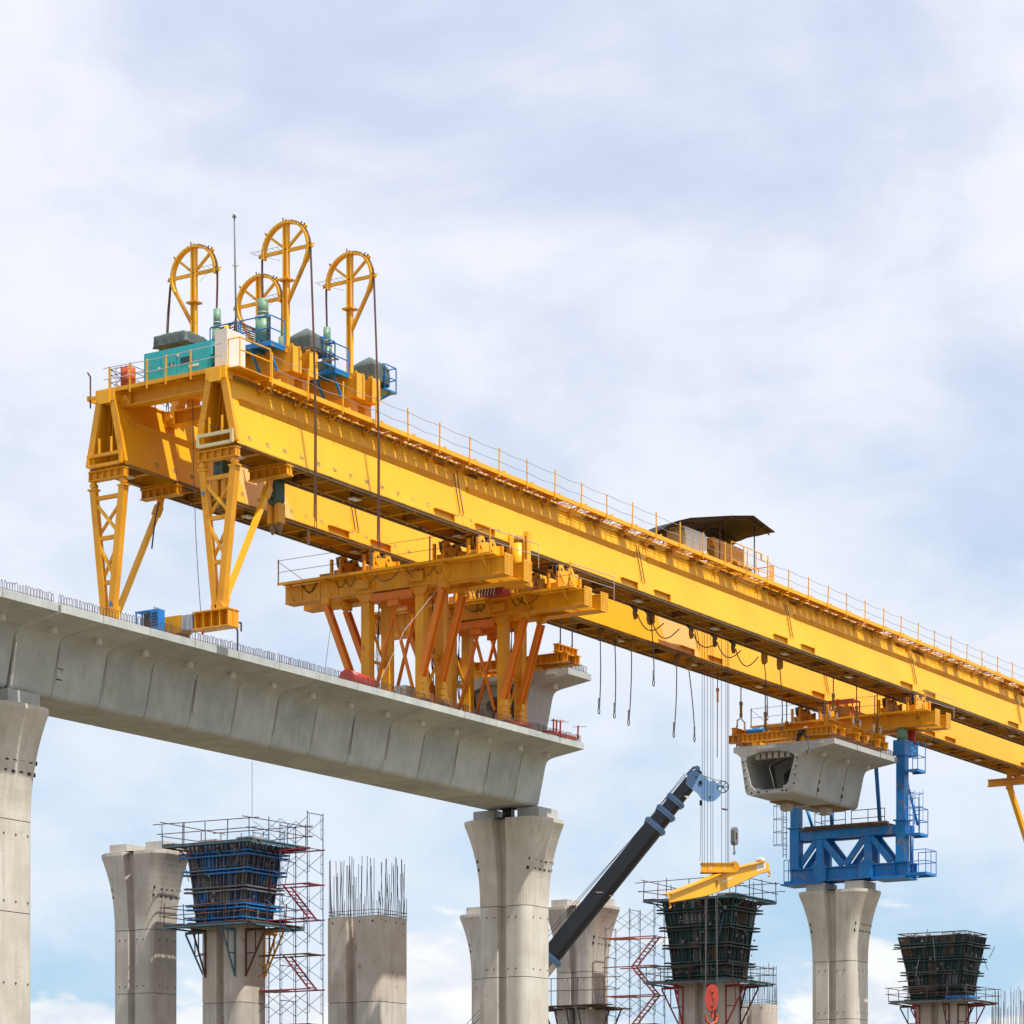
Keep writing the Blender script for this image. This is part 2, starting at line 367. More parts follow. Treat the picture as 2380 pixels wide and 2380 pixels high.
def pier(cx, cy, ztop, label, mat='pier', s=1.1, capital=True, blocks=True, group='concrete viaduct piers', zj=None, name='viaduct_pier'):
    p = T(name, label, 'pier', (cx, cy, 0), group)
    a0, b0 = 1.1*s, 1.28*s
    if capital:
        fl = 4.3; zj = ztop-fl
        sh = MB(); zs = [0, zj-6.5, zj-3.2, zj-.012]
        # lifts of the shaft, each with its own pour line
        sh.loft([pier_ring(cx, cy, z, a0, b0, .24*s, .36*s, .42*s) for z in (-.2, zj-3.52)]); sh.loft([pier_ring(cx, cy, z, a0+.004, b0+.004, .24*s, .36*s, .42*s) for z in (zj-3.49, zj-.02)])
        sh.build('shaft', 'pier_pale' if mat == 'pier' else mat, p)
        cp = MB(); rings = []
        for k in range(13):
            t = k/12; e = t**2.3*.65+t*.35*t
            z = zj+.01+(fl-.2)*t
            rings.append(pier_ring(cx, cy, z, a0+.012+.30*s*e, b0+.012+.78*s*e, (.24+.13*e)*s, (.36+.10*e)*s, (.42+.38*e)*s))
        rings.append(pier_ring(cx, cy, ztop-.01, a0+.30*s, b0+.79*s, .37*s, .46*s, .80*s))
        low = [r for r in rings]
        cp.loft(low)
        cap = cp.build('capital', mat, p)
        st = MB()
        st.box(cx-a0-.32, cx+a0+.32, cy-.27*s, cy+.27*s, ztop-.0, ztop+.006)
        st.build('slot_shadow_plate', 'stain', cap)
        hl = MB()
        for row in (0, 1):
            z = ztop-2.0-.42*row; t = (z-zj)/fl; e = t**2.3*.65+t*.35*t
            aa, bb_, rr = a0+.012+.30*s*e, b0+.012+.78*s*e, (.42+.38*e)*s
            for k in range(6):
                dx = -aa+rr*.45+k*(2*aa-rr*.75)/5; over = max(0, abs(dx)-(aa-rr))
                y = cy-(bb_-rr)-math.sqrt(max(0, rr*rr-over*over)); w = random.uniform(.065, .11); j = random.uniform(-.03, .03)
                hl.box(cx+dx-w, cx+dx+w, y-.012+over*.02, y+.12, z-.1+j, z+.05+j)
            yf = cy+bb_-rr*.36; xf = cx-aa+rr*.26
            hl.box(xf-.03, xf+.1, yf-.06, yf+.06, z-.09, z+.06)
        hl.build('anchor_pocket', 'stain', cap, kind='stuff')
        hh = MB()
        for z in (zj-.55, zj-3.1, zj+1.4, zj-6.2):
            for y in (-.75, -.35, .4, .8): hh.box(cx-a0-.02*s-.004, cx-a0+.1, cy+y*s-.03, cy+y*s+.03, z-.03, z+.03)
            for x in (-.5, .1, .7): hh.box(cx+x*s-.03, cx+x*s+.03, cy-b0-.024*s, cy-b0+.1, z-.03, z+.03)
        hh.build('tie_hole', 'stain', cap, kind='stuff')
        if blocks:
            for sy in (-1, 1):
                MB().box(cx-.85, cx+.9, cy+sy*1.18*s-.62, cy+sy*1.18*s+.62, ztop, ztop+.52).build('bearing_plinth', 'newcrete' if mat == 'pier' else mat, p)
    else:
        sh = MB(); sh.loft([pier_ring(cx, cy, z, a0, b0, .24*s, .36*s, .42*s) for z in (-.2, ztop-4.5)])
        sh.build('shaft', mat, p)
        MB().loft([pier_ring(cx, cy, z, a0+.006, b0+.006, .24*s, .36*s, .42*s) for z in (ztop-4.47, ztop)]).build('shaft_top_lift', 'pier_pink', p)
        hh = MB()
        for y in (-1, -.4, .9): hh.box(cx-a0-.012, cx-a0+.1, cy+y*s-.04, cy+y*s+.04, ztop-.34, ztop-.26)
        for x in (-.6, .1, .6): hh.box(cx+x*s-.04, cx+x*s+.04, cy-b0-.012, cy-b0+.1, ztop-.34, ztop-.26)
        hh.build('tie_hole', 'stain', p, kind='stuff')
    return p
ZC = CH+18.58
YP = 74.1
XP1, XP2, XP3 = 78.55, W(1197, Y=YP).x, W(1954, Y=YP).x
pier(XP1, YP, ZC, 'cream concrete pier cut by the left edge of the photo, under the dark deck joint')
pr2 = pier(XP2, YP, ZC, 'large cream pier under the end of the long deck, in the middle')
pier(XP3, YP, ZC-.1, 'cream concrete pier with the blue tower standing on it')
# bearings between plinths of pier 2
br = T('bridge_bearing', 'black bearing between the plinths on top of the middle pier', 'bearing', (XP2, YP, ZC))
b_ = MB(); b_.box(XP2-.9, XP2+.3, YP-.42, YP+.42, ZC+.01, ZC+.12); b_.tube((XP2-.6, YP, ZC+.12), (XP2-.6, YP, ZC+.5), .3, 12); b_.box(XP2-.85, XP2-.35, YP-.4, YP+.4, ZC+.5, ZC+.55)
b_.build('bearing_pot', 'dark', br)
MB().box(XP2-.75, XP2-.68, YP-.35, YP-.15, ZC+.12, ZC+.5).build('guide_plate', 'galv', br)
XS = 118.7
pier(XS, 100.0, CH+18.95, 'weathered grey-brown pier left of the blue formwork, flared top with two plinths', 'pier_grey')
pier(XS+36, 100.1, CH+18.65, 'grey pier almost hidden behind the middle pier, only its left flare showing', 'pier_grey')
pier(XS+37.5, 94.4, CH+18.95, 'grey background pier right behind the black crane boom', 'pier_grey')
pier(XS+73.5, 93.8, CH+13.0, 'plain shaft hidden behind the pier under the blue tower', 'pier_grey', capital=False)
# rebar piers
def rebar_pier(cx, cy, ztop, s, label, hmin=1.0, hmax=3.4, n=64, group='pier shafts with bare rebar'):
    p = pier(cx, cy, ztop, label, 'pier_grey', s=s, capital=False, group=group, name='rebar_pier')
    a, b = 1.0*s, 1.18*s
    base = None
    for k in range(n):
        t = (k+random.uniform(-.3, .3))/n*4
        e = int(t) % 4; f = t-int(t)
        x, y = [(cx-a, cy-b+2*b*f), (cx-a+2*a*f, cy+b), (cx+a, cy+b-2*b*f), (cx+a-2*a*f, cy-b)][e]
        h = random.choice([random.uniform(hmin, hmin+.5), random.uniform(hmax*.6, hmax), random.uniform(hmax*.9, hmax)])
        MB().bar((x, y, ztop-.1), (x+random.uniform(-.12, .12), y+random.uniform(-.12, .12), ztop+h), .022, .022).build('rebar', 'rebar', p)
    tie = MB()
    for z in (.12, .3): tie.path([(cx-a, cy-b, ztop+z), (cx-a, cy+b, ztop+z), (cx+a, cy+b, ztop+z), (cx+a, cy-b, ztop+z), (cx-a, cy-b, ztop+z)], .015, 4)
    tie.build('tie_ring', 'rebar', p)
    return p
q = W(855, 2135, D=146)
rebar_pier(q.x, q.y, q.z, 1.34, 'wide grey shaft without capital, tall bare rebar standing on top', .8, 3.2, 72)
q = W(1757, 2336, D=213)
rebar_pier(q.x, q.y, q.z, 1.1, 'low shaft with bare rebar right of the dark green formwork', 1.2, 3.2, 50)
q = W(2348, 2412, D=243)
rebar_pier(q.x, q.y, q.z, 1.1, 'bundle of tall bare rebar at the right edge, bottom corner', 2.5, 4.4, 60)

# ---------------- formwork ----------------
def formwork(cx, cy, zt, zb, s, panelmat, walermat, label, shaftlabel, top='rails', brmat=('cyan', 'rust', 'orange'), deckmat='timber', lowdrop=4.2, railmat='cyan', fs=1.0):
    pier(cx, cy, zb+.2, shaftlabel, 'pier_grey', s=s, capital=False, group='pier shafts below formwork')
    f = T('pier_formwork', label, 'formwork', (cx, cy, zb), 'steel formwork on pier tops')
    at, bt, ab, bb = 1.31*s*fs, 1.87*s*fs, 1.16*s, 1.34*s
    H = zt-zb
    def half(t):
        e = t**1.6*.55+t*.45
        return ab+(at-ab)*e, bb+(bt-bb)*e
    # panels
    lv = [0, .22, .45, .7, 1]
    for side in range(4):
        n = 7 if side in (0, 2) else 5
        for li in range(4):
            for k in range(n):
                vs = []
                for t in (lv[li]+.006, lv[li+1]-.006):
                    a, b = half(t); z = zb+H*t
                    for kk in (k+.03, k+.97):
                        u = -1+2*kk/n
                        if side == 0: pnt = (cx-a, cy+b*u, z)
                        elif side == 1: pnt = (cx+a*u, cy-b, z)
                        elif side == 2: pnt = (cx+a, cy+b*u, z)
                        else: pnt = (cx+a*u, cy+b, z)
                        vs.append(Vector(pnt))
                nrm = [Vector((-1, 0, 0)), Vector((0, -1, 0)), Vector((1, 0, 0)), Vector((0, 1, 0))][side]
                d = random.uniform(0, .05); q0 = [v+nrm*d for v in (vs[0], vs[1], vs[3], vs[2])]; q1 = [v-nrm*.06 for v in (vs[0], vs[1], vs[3], vs[2])]
                mm = MB(); mm.loft([q1, q0])
                # ribs framing the panel
                for e1, e2 in ((0, 3), (1, 2), (0, 1)):
                    mm.bar(q0[e1]+nrm*.05, q0[e2]+nrm*.05, .05, .1, nrm)
                mm.bar((q0[0]+q0[1])/2+nrm*.04, (q0[2]+q0[3])/2+nrm*.04, .04, .08, nrm)
                pm = random.choice([panelmat, panelmat, panelmat, 'formgrey', 'timber' if random.random() < .4 else walermat])
                mm.build('form_panel', pm, f)
    # inner core keeps daylight from shining through the seams
    cr = MB(); cr.loft([[(cx+sx*(half(t)[0]-.09), cy+sy*(half(t)[1]-.09), zb+H*t) for sx, sy in ((-1, -1), (1, -1), (1, 1), (-1, 1))] for t in (0, .25, .5, .75, 1)])
    cr.build('form_liner', 'dark', f)
    # walers (double channels round the form, ends sticking out)
    for t in (.03, .2, .42, .64, .86):
        a, b = half(t); z = zb+H*t; mm = MB(); o = .18; ex = .5
        for dz in (-.10, .10):
            for sx in (-1, 1): mm.bar((cx+sx*(a+o+.05), cy-b-ex, z+dz), (cx+sx*(a+o+.05), cy+b+ex, z+dz), .22, .08)
            for sy in (-1, 1): mm.bar((cx-a-ex*.8, cy+sy*(b+o+.08), z+dz+.01), (cx+a+ex*.8, cy+sy*(b+o+.08), z+dz+.01), .22, .08)
        mm.build('waler', walermat if t != .42 else ('formgrey' if panelmat == 'formblue' else walermat), f)
    # vertical soldiers
    sd = MB()
    for side in range(4):
        n = 8 if side in (0, 2) else 6
        for k in range(n+1):
            u = -1+2*k/n; pts = []
            for t in (0, .5, 1):
                a, b = half(t); z = zb+H*t
                pts.append({0: (cx-a-.1, cy+b*u, z), 1: (cx+a*u, cy-b-.1, z), 2: (cx+a+.1, cy+b*u, z), 3: (cx+a*u, cy+b+.1, z)}[side])
            for p0, p1 in zip(pts, pts[1:]): sd.bar(p0, p1, .05, .08)
    sd.build('soldier_beams', 'formgrey' if panelmat == 'formblue' else 'formgreen', f)
    # clutter of clamps and tie rods
    cl = MB()
    for k in range(70):
        t = random.random(); a, b = half(t); z = zb+H*t; u = random.uniform(-1, 1)
        side = random.choice((0, 0, 1, 1, 2, 3)); o = random.uniform(.1, .35)
        pnt = {0: (cx-a-o, cy+b*u, z), 1: (cx+a*u, cy-b-o, z), 2: (cx+a+o, cy+b*u, z), 3: (cx+a*u, cy+b+o, z)}[side]
        w = random.uniform(.03, .08); cl.box(pnt[0]-w, pnt[0]+w, pnt[1]-w, pnt[1]+w, pnt[2]-w*random.uniform(.5, 2.5), pnt[2]+w)
    cl.build('clamps', 'formgrey', f, kind='stuff')
    def platform(z, hx, hy, railh, pmat, rails=True, rise=0.):
        # planks laid along Y on joists
        n = 6
        for sx in (-1, 1):
            ini = at if z > zb+H*.6 else ab
            for k in range(3):
                x = cx+sx*(ini+.12+(hx-ini-.1)*(k+.5)/3); w = (hx-ini-.1)/3*.94
                mm = MB(); mm.bar((x, cy-hy+random.uniform(-.3, .2), z+random.uniform(-.02, .02)), (x, cy+hy+random.uniform(-.2, .3), z+random.uniform(-.02, .03)), w, .07); mm.build('plank', random.choice([deckmat, 'rust', pmat]), f)
        for sy in (-1, 1):
            ini = bt if z > zb+H*.6 else bb
            for k in range(3):
                y = cy+sy*(ini+.12+(hy-ini-.1)*(k+.5)/3); w = (hy-ini-.1)/3*.94
                mm = MB(); mm.bar((cx-hx, y, z+.075), (cx+hx+random.uniform(-.3, .4), y, z+.08), w, .06); mm.build('plank', random.choice([deckmat, pmat]), f)
        ed = MB()
        for sx in (-1, 1): ed.bar((cx+sx*hx, cy-hy, z-.07), (cx+sx*hx, cy+hy, z-.07), .07, .09)
        for sy in (-1, 1): ed.bar((cx-hx, cy+sy*hy, z-.07), (cx+hx, cy+sy*hy, z-.07), .07, .09)
        ed.build('platform_edge', railmat, f)
        if rails:
            cs = [(cx-hx, cy-hy), (cx+hx, cy-hy), (cx+hx, cy+hy), (cx-hx, cy+hy)]
            for k in range(4):
                p0, p1 = Vector((*cs[k], z)), Vector((*cs[(k+1) % 4], z)); nn = 4 if k % 2 else 3
                for j in range(nn):
                    q_ = p0.lerp(p1, j/nn); hh = railh*random.uniform(.85, 1.15)
                    MB().tube(q_, q_+Vector((random.uniform(-.06, .06), random.uniform(-.06, .06), hh)), .03, 5).build('rail_post', railmat if random.random() < .7 else 'rust', f)
                d = (p1-p0).normalized()
                for hz in (.5, .95):
                    e0, e1 = random.uniform(.1, .7), random.uniform(.1, .7)
                    MB().tube(p0-d*e0+Vector((0, 0, railh*hz+random.uniform(-.06, .06))), p1+d*e1+Vector((0, 0, railh*hz+random.uniform(-.12, .12))), .026, 5).build('guard_rail', 'rust' if random.random() < .6 else 'rebar', f)
    if top == 'rails':
        platform(zt-.05, at+1.05, bt+.9, 1.25, railmat)
        for sy in (-1, 1):
            for sx in (-1, 1):
                for u in (.25, .8):
                    bm_ = random.choice(['rust', 'formgrey', 'rebar', 'darkred'])
                    MB().bar((cx+sx*(at+.9), cy+sy*bt*u, zt-.2), (cx+sx*(half(.8)[0]+.1), cy+sy*bt*u, zt-.75), .06).build('platform_bracket', bm_, f)
                    MB().bar((cx+sx*at*u, cy+sy*(bt+.75), zt-.2), (cx+sx*at*u, cy+sy*(half(.8)[1]+.1), zt-.75), .06).build('platform_bracket', bm_, f)
        for sy in (-1, 1): MB().box(cx-.7, cx+.8, cy+sy*1.15*s-.6, cy+sy*1.15*s+.6, zt-.1, zt+.38).build('plinth', 'newcrete', f)
    else:
        mm = MB()
        for t_ in (.0, .25):
            mm.path([(cx-at-.1, cy-bt-.1, zt+t_), (cx+at+.1, cy-bt-.1, zt+t_), (cx+at+.1, cy+bt+.1, zt+t_), (cx-at-.1, cy+bt+.1, zt+t_), (cx-at-.1, cy-bt-.1, zt+t_)], .04, 4)
        for k in range(90):
            u, v = random.uniform(-.95, .95), random.choice((random.uniform(.25, .9), random.uniform(-.9, -.25)))
            x, y = cx+at*u, cy+bt*v; mm.bar((x, y, zt), (x+random.uniform(-.2, .2), y+random.uniform(-.2, .2), zt+random.uniform(.1, .4)), .03)
            mm.bar((x-.25, y, zt+random.uniform(.1, .3)), (x+.25, y, zt+random.uniform(.1, .3)), .025)
        mm.build('cap_rebar', 'rust', f, kind='stuff')
    for k in range(16):
        t = random.random(); a_, b_ = half(t); x = cx+random.choice((-1, 1))*(a_+random.uniform(.3, .8)); y = cy+random.uniform(-b_-.6, b_+.6); z = zb+H*t*.8
        MB().tube((x, y, z), (x+random.uniform(-.3, .3), y+random.uniform(-.5, .5), z+random.uniform(.6, 1.8)), .025, 4).build('loose_pole', random.choice(['rust', 'rebar', 'formgrey', railmat]), f)
    for k in range(5):
        z = zb+H*random.uniform(.05, .98); x = cx-half(.6)[0]-.7; y = cy+random.uniform(-1.5, .5)
        MB().bar((x, y, z), (x+random.uniform(-.1, .1), y+random.uniform(1, 2.6), z+random.uniform(-.1, .1)), .2, .05).build('loose_plank', 'timber', f)
    # lower working platform on brackets
    zl = zb-.15
    platform(zl, ab+1.25, bb+1.35, 1.1, railmat)
    k = 0
    for sx in (-1, 1):
        for y in (-.85, .85):
            mm = MB(); xo, xi = cx+sx*(ab+1.15), cx+sx*(1.12*s); yy = cy+y*bb*.8
            mm.bar((xo, yy, zl-.25), (xi, yy, zl-.25), .1, .14); mm.bar((xo-sx*.1, yy, zl-.3), (xi, yy, zl-2.7), .08); mm.bar((xi, yy, zl-.3), (xi, yy, zl-2.75), .09); mm.bar(((xo+xi)/2, yy, zl-1.5), (xi, yy, zl-1.5), .06); mm.bar(((xo+xi)/2, yy, zl-.3), ((xo+xi)/2, yy, zl-1.5), .05)
            mm.build('bracket', brmat[k % len(brmat)], f); k += 1
    for sy in (-1, 1):
        for x in (-.75, .75):
            mm = MB(); yo, yi = cy+sy*(bb+1.25), cy+sy*(1.3*s); xx = cx+x*ab*.85
            mm.bar((xx, yo, zl-.25), (xx, yi, zl-.25), .1, .14); mm.bar((xx, yo, zl-.3), (xx, yi, zl-2.7), .08); mm.bar((xx, yi, zl-.3), (xx, yi, zl-2.75), .09); mm.bar((xx, (yo+yi)/2, zl-1.5), (xx, yi, zl-1.5), .06); mm.bar((xx, (yo+yi)/2, zl-.3), (xx, (yo+yi)/2, zl-1.5), .05)
            mm.build('bracket', brmat[k % len(brmat)], f); k += 1
    return f
formwork(XS, 93.8, CH+18.95, CH+14.7, 1.1, 'formblue', 'blue', 'blue steel formwork with railed platform and timber walkway, left of the tall rebar', 'pale pier shaft below the blue formwork')
q = W(1650, 2092, D=176)
formwork(q.x, q.y, CH+18.7, CH+13.6, 1.28, 'formgreen', 'formgreen', 'dark green steel formwork with railed platform below the tilted yellow lifting beam', 'grey pier shaft below the dark green formwork behind the red hook', brmat=('darkred', 'darkred', 'rust'), railmat='cyan')
q = W(2190, 2180, D=207)
formwork(q.x, q.y, q.z, q.z-4.7, 1.3, 'formgreen', 'formgreen', 'dark green steel formwork at the far right, rebar on top, no upper railing', 'pier shaft below the far right green formwork', top='rebar', brmat=('rust', 'darkred'), railmat='scaffgrey', fs=1.08)
# blue board lying on its lower platform
tp = W(2330, 2320, X=q.x-1.6)
tagg(MB().box(q.x-2.2, q.x-.6, q.y-3.1, q.y-1.2, q.z-4.68, q.z-4.5).build('board', 'brightblue'), 'bright blue board lying on the platform of the far right formwork', 'board')
# working platform brackets left on the grey pier behind the boom
wp = T('working_platform', 'dark plank platform on brackets round the grey pier behind the crane boom', 'platform', (XS+37.5, 94.4, CH+11.6))
cx, cy, z = XS+37.5, 94.4, CH+12.3
for sy in (-1, 1):
    for k in range(3): MB().bar((cx-1.9, cy+sy*(1.5+.38*k), z), (cx+2.3, cy+sy*(1.5+.38*k), z+.04), .34, .06).build('plank', random.choice(['timber', 'rust']), wp)
for k in range(3): MB().bar((cx-1.3-.36*k, cy-3, z+.1), (cx-1.3-.36*k, cy+3.1, z+.1), .33, .06).build('plank', random.choice(['timber', 'formgreen']), wp)
for sy in (-1, 1):
    for x in (-.7, .7):
        mm = MB(); mm.bar((cx+x, cy+sy*2.6, z-.1), (cx+x, cy+sy*1.3, z-.1), .1); mm.bar((cx+x, cy+sy*2.5, z-.1), (cx+x, cy+sy*1.3, z-2.8), .08); mm.bar((cx+x, cy+sy*1.34, z-.1), (cx+x, cy+sy*1.34, z-2.9), .09)
        mm.build('bracket', 'rust', wp)
for y in (-2, 0, 2):
    mm = MB(); mm.bar((cx-2.2, cy+y*.45, z-.1), (cx-1.1, cy+y*.45, z-.1), .1); mm.bar((cx-2.1, cy+y*.45, z-.1), (cx-1.12, cy+y*.45, z-2.8), .07); mm.bar((cx-1.14, cy+y*.45, z), (cx-1.14, cy+y*.45, z-2.9), .08); mm.build('bracket', 'rebar', wp)
for y in (-3, -1, 1, 3): MB().tube((cx-2.35, cy+y, z), (cx-2.35, cy+y, z+1.9), .03, 5).build('rail_post', 'rust', wp)
for hz in (1.0, 1.8): MB().tube((cx-2.35, cy-4.2, z+hz), (cx-2.35, cy+3.6, z+hz+.1), .028, 5).build('guard_rail', 'rust', wp)

# ---------------- scaffold stair towers ----------------
def scaffold(x0, y0, ztop, tubemat, stepmat, label, w=1.4, bays=2, pitch=1.88, bay=1.83, shorter=(0, .55, .8), zig=False):
    s = T('scaffold_tower', label, 'scaffold', (x0, y0, 0), 'scaffold stair towers')
    zt = ztop
    # one frame modelled, the rest copied
    def frame_at(y, z):
        f = MB(); f.tube((x0, y, z), (x0, y, z+pitch-.02), .03, 5); f.tube((x0+w, y, z), (x0+w, y, z+pitch-.02), .03, 5)
        f.tube((x0, y, z+pitch-.12), (x0+w, y, z+pitch-.12), .024, 5); f.tube((x0+.18, y, z+.5), (x0+.18, y, z+pitch-.12), .016, 4); f.tube((x0+w-.18, y, z+.5), (x0+w-.18, y, z+pitch-.12), .016, 4)
        for hz in (.5, 1.0): f.tube((x0, y, z+hz), (x0+.18, y, z+hz), .016, 4); f.tube((x0+w, y, z+hz), (x0+w-.18, y, z+hz), .016, 4)
        return f
    fr0 = None; n = int(zt/pitch)+1
    for i in range(bays+1):
        y = y0+bay*i
        for k in range(n):
            z = zt-pitch*(k+1)-shorter[i]
            if z < -pitch*.5: continue
            if fr0 is None:
                fr0 = frame_at(y, z).build('frame', tubemat, s); z00 = z; y00 = y
            else: part_copy(fr0, s, (0, y-y00, z-z00))
    br0 = None
    for i in range(bays):
        for k in range(n):
            z = zt-pitch*(k+1)
            if z < 0: continue
            for xx in (x0, x0+w):
                if br0 is None:
                    y = y0+bay*i; m_ = MB(); m_.tube((xx, y, z+.4), (xx, y+bay, z+pitch-.3), .016, 4); m_.tube((xx+.03, y+bay, z+.4), (xx+.03, y, z+pitch-.3), .016, 4)
                    br0 = m_.build('cross_brace', tubemat, s); b00 = (xx, y, z)
                else: part_copy(br0, s, (xx-b00[0], y0+bay*i-b00[1], z-b00[2]))
    # stairs and landings on alternate lifts
    for k in range(1, n):
        z = zt-pitch*k-.12
        if z < .5: continue
        i = 0
        la = MB(); la.bar((x0+.05, y0-.15, z), (x0+.05, y0+bay*bays+.2, z), .07, .07); la.bar((x0+w-.05, y0-.15, z), (x0+w-.05, y0+bay*bays*.9, z), .07, .07)
        la.box(x0+.1, x0+w-.1, y0+bay, y0+bay*bays, z-.02, z+.02) if k % 2 else la.box(x0+.1, x0+w-.1, y0-.1, y0+bay*.3, z-.02, z+.02)
        la.build('landing', stepmat if k % 4 else 'timber', s)
        if (k > 1 and k % 2 == 1 and z > pitch) or (zig and k > 1):
            st = MB(); fl = zig and k % 2 == 0
            ya_, yb_ = (y0+.1, y0+bay) if fl else (y0+bay, y0+.1)
            for xx in (x0+.3, x0+.95): st.bar((xx, ya_, z+pitch), (xx, yb_, z), .045, .09)
            for j in range(9):
                t = (j+.5)/9; zz = (z+pitch)*(1-t)+z*t; yy = ya_*(1-t)+yb_*t
                st.box(x0+.3, x0+.95, yy-.09, yy+.09, zz-.015, zz+.015)
            st.build('stair_flight', stepmat, s)
    return s
scaffold(119.0, 89.1, CH+20.6, 'scaffblue', 'darkred', 'tall blue tube scaffold tower with dark red stairs beside the blue formwork')
q = W(1520, 2045, X=155)
scaffold(155.0, q.y, CH+18.7, 'scaffgrey', 'orangered', 'grey scaffold stair tower with orange-red stairs between the crane boom and the green formwork', shorter=(0, .1, 1.2), bays=2, zig=True)

# ---------------- launching gantry ----------------
YN, YF = 70.0, 75.8
ZB, ZG = CH+30.1, CH+33.0      # bottom and top of the girders
XG0 = 87.55; SEG = 16.33; NS = 7
XG1 = XG0+SEG*NS
gan = T('launching_gantry', 'huge yellow launching gantry with two long parallel steel girders crossing the picture', 'launching gantry', (XG0, 73.05, ZB))
def girder(yc, side):
    """side -1: walkway on the camera side"""
    hb, ht = .95, .38
    top = MB(); top.box(XG0, XG1, yc-ht-.06, yc+ht+.06, ZG, ZG+.06)
    top.box(XG0, XG1, yc-.07, yc+.07, ZG+.06, ZG+.16)
    g = top.build('girder', 'yellow', gan)
    for k in range(NS):
        x0, x1 = XG0+SEG*k, XG0+SEG*(k+1)
        for sd in (-1, 1):
            m = MB(); t = .035
            def wy(z): return yc+sd*(hb+(ht-hb)*(z-ZB)/(ZG-ZB))
            zz = ZG-.36
            # web: lower plate full length, top strip interrupted by the two splice windows
            m.loft([[(x, wy(ZB), ZB), (x, wy(zz), zz), (x, wy(zz)-sd*t, zz), (x, wy(ZB)-sd*t, ZB)] for x in (x0+.01, x1-.01)])
            wx0, wx1 = x0+(2.0 if k else .02), x1-2.0
            m.loft([[(x, wy(zz), zz+.001), (x, wy(ZG), ZG), (x, wy(ZG)-sd*t, ZG), (x, wy(zz)-sd*t, zz+.001)] for x in (wx0, wx1)])
            if k: m.loft([[(x, wy(zz), zz+.001), (x, wy(ZG), ZG), (x, wy(ZG)-sd*t, ZG), (x, wy(zz)-sd*t, zz+.001)] for x in (x0+.01, x0+.42)])
            m.loft([[(x, wy(zz), zz+.001), (x, wy(ZG), ZG), (x, wy(ZG)-sd*t, ZG), (x, wy(zz)-sd*t, zz+.001)] for x in (x1-.42, x1-.01)])
            m.build('web_panel', 'yellow', g)
            # long stiffener: flat ledge with a sloping underside
            zs = ZB+1.86
            ms = MB(); a, b = x0+(.55 if k == 0 else .75), x1-.4
            ms.loft([[(a+.0, wy(zs+.08)+sd*.0, zs+.08), (a+.0, wy(zs+.08)+sd*.17, zs+.07), (a+.12, wy(zs-.17), zs-.17)], [(b, wy(zs+.08), zs+.08), (b, wy(zs+.08)+sd*.17, zs+.07), (b, wy(zs-.17), zs-.17)]])
            ms.build('stiffener', 'orange', g)
            if k:
                # bolted splice plate with two columns of bolts
                sp = MB(); e = .02
                sp.loft([[(x, wy(z)+sd*o, z) for z, o in ((ZB+.5, .002), (ZB+.5, e), (ZG-.42, e), (ZG-.42, .002))] for x in (x0-.26, x0+.26)])
                spo = sp.build('splice_plate', 'yellow', g)
                if sd == side or (yc == YF and sd == -1):
                    bl = MB()
                    for j in range(20):
                        z = ZB+.6+j*(ZG-ZB-1.15)/19
                        for bx in (-.13, .13): bl.box(x0+bx-.036, x0+bx+.036, wy(z)+sd*(e-.01), wy(z)+sd*(e+.022), z-.036, z+.036)
                    bl.build('bolts', 'timber', g, kind='stuff')
                # recessed splice pockets and angle brackets by the bottom flange
                for dx in (-2.3, 1.0):
                    br_ = MB(); zb_ = ZB+.30
                    br_.box(x0+dx, x0+dx+1.5, wy(zb_), wy(zb_)+sd*.17, zb_, zb_+.03)
                    br_.box(x0+dx+1.45, x0+dx+1.5, wy(zb_), wy(zb_)+sd*.15, ZB+.02, zb_)
                    br_.build('flange_bracket', 'orange', g)
    # bottom chords
    for sd in (-1, 1):
        y = yc+sd*hb
        m = MB(); m.box(XG0, XG1, y-.2*(sd > 0)-.06*(sd < 0), y+.2*(sd < 0)+.06*(sd > 0), ZB-.05, ZB); m.build('bottom_flange', 'grime', g)
        m = MB(); m.box(XG0+3.2, XG1, y-sd*.02-.05, y-sd*.02+.05, ZB-.14, ZB-.052); m.build('runway_rail', 'rail', g)
        m = MB(); m.tube((XG0+3.2, y-sd*.32, ZB-.1), (XG1, y-sd*.32, ZB-.1), .05, 6); m.build('service_pipe', 'grime', g)
    nb = int((XG1-XG0)/1.6); b0 = None
    for k in range(1, nb):
        if b0 is None:
            b0 = MB().box(XG0+1.55, XG0+1.62, yc-hb+.1, yc+hb-.1, ZB-.11, ZB-.052).build('cross_bar', 'orange', g); 
        else: part_copy(b0, g, ((k-1)*1.6, 0, 0))
    # inner diaphragms and bottom bracing seen from below
    dg = None
    for k in range(int((XG1-XG0)/4.08)):
        if dg is None:
            m = MB(); x = XG0+2.0; m.loft([[(xx, yc-hb+.05, ZB+.02), (xx, yc+hb-.05, ZB+.02), (xx, yc+ht-.03, ZG-.02), (xx, yc-ht+.03, ZG-.02)] for xx in (x, x+.03)])
            dg = m.build('diaphragm', 'grime', g)
        else: part_copy(dg, g, (4.08*k, 0, 0))
    if side == -1:
        lines = MB()
        for dy in (-.25, .15): lines.box(XG0+28, XG1, yc+dy, yc+dy+.04, ZB-.13, ZB-.112)
        lines.build('conduit', 'rail', g)
        for k in range(14): MB().box(XG0+1.0+k*8.1, XG0+1.55+k*8.1, yc-.15, yc+.2, ZB-.17, ZB-.115).build('floodlight', 'white', g)
    else:
        for k in range(14): MB().box(XG0+1.0+k*8.1, XG0+1.55+k*8.1, yc-.15, yc+.2, ZB-.17, ZB-.115).build('floodlight', 'white', g)
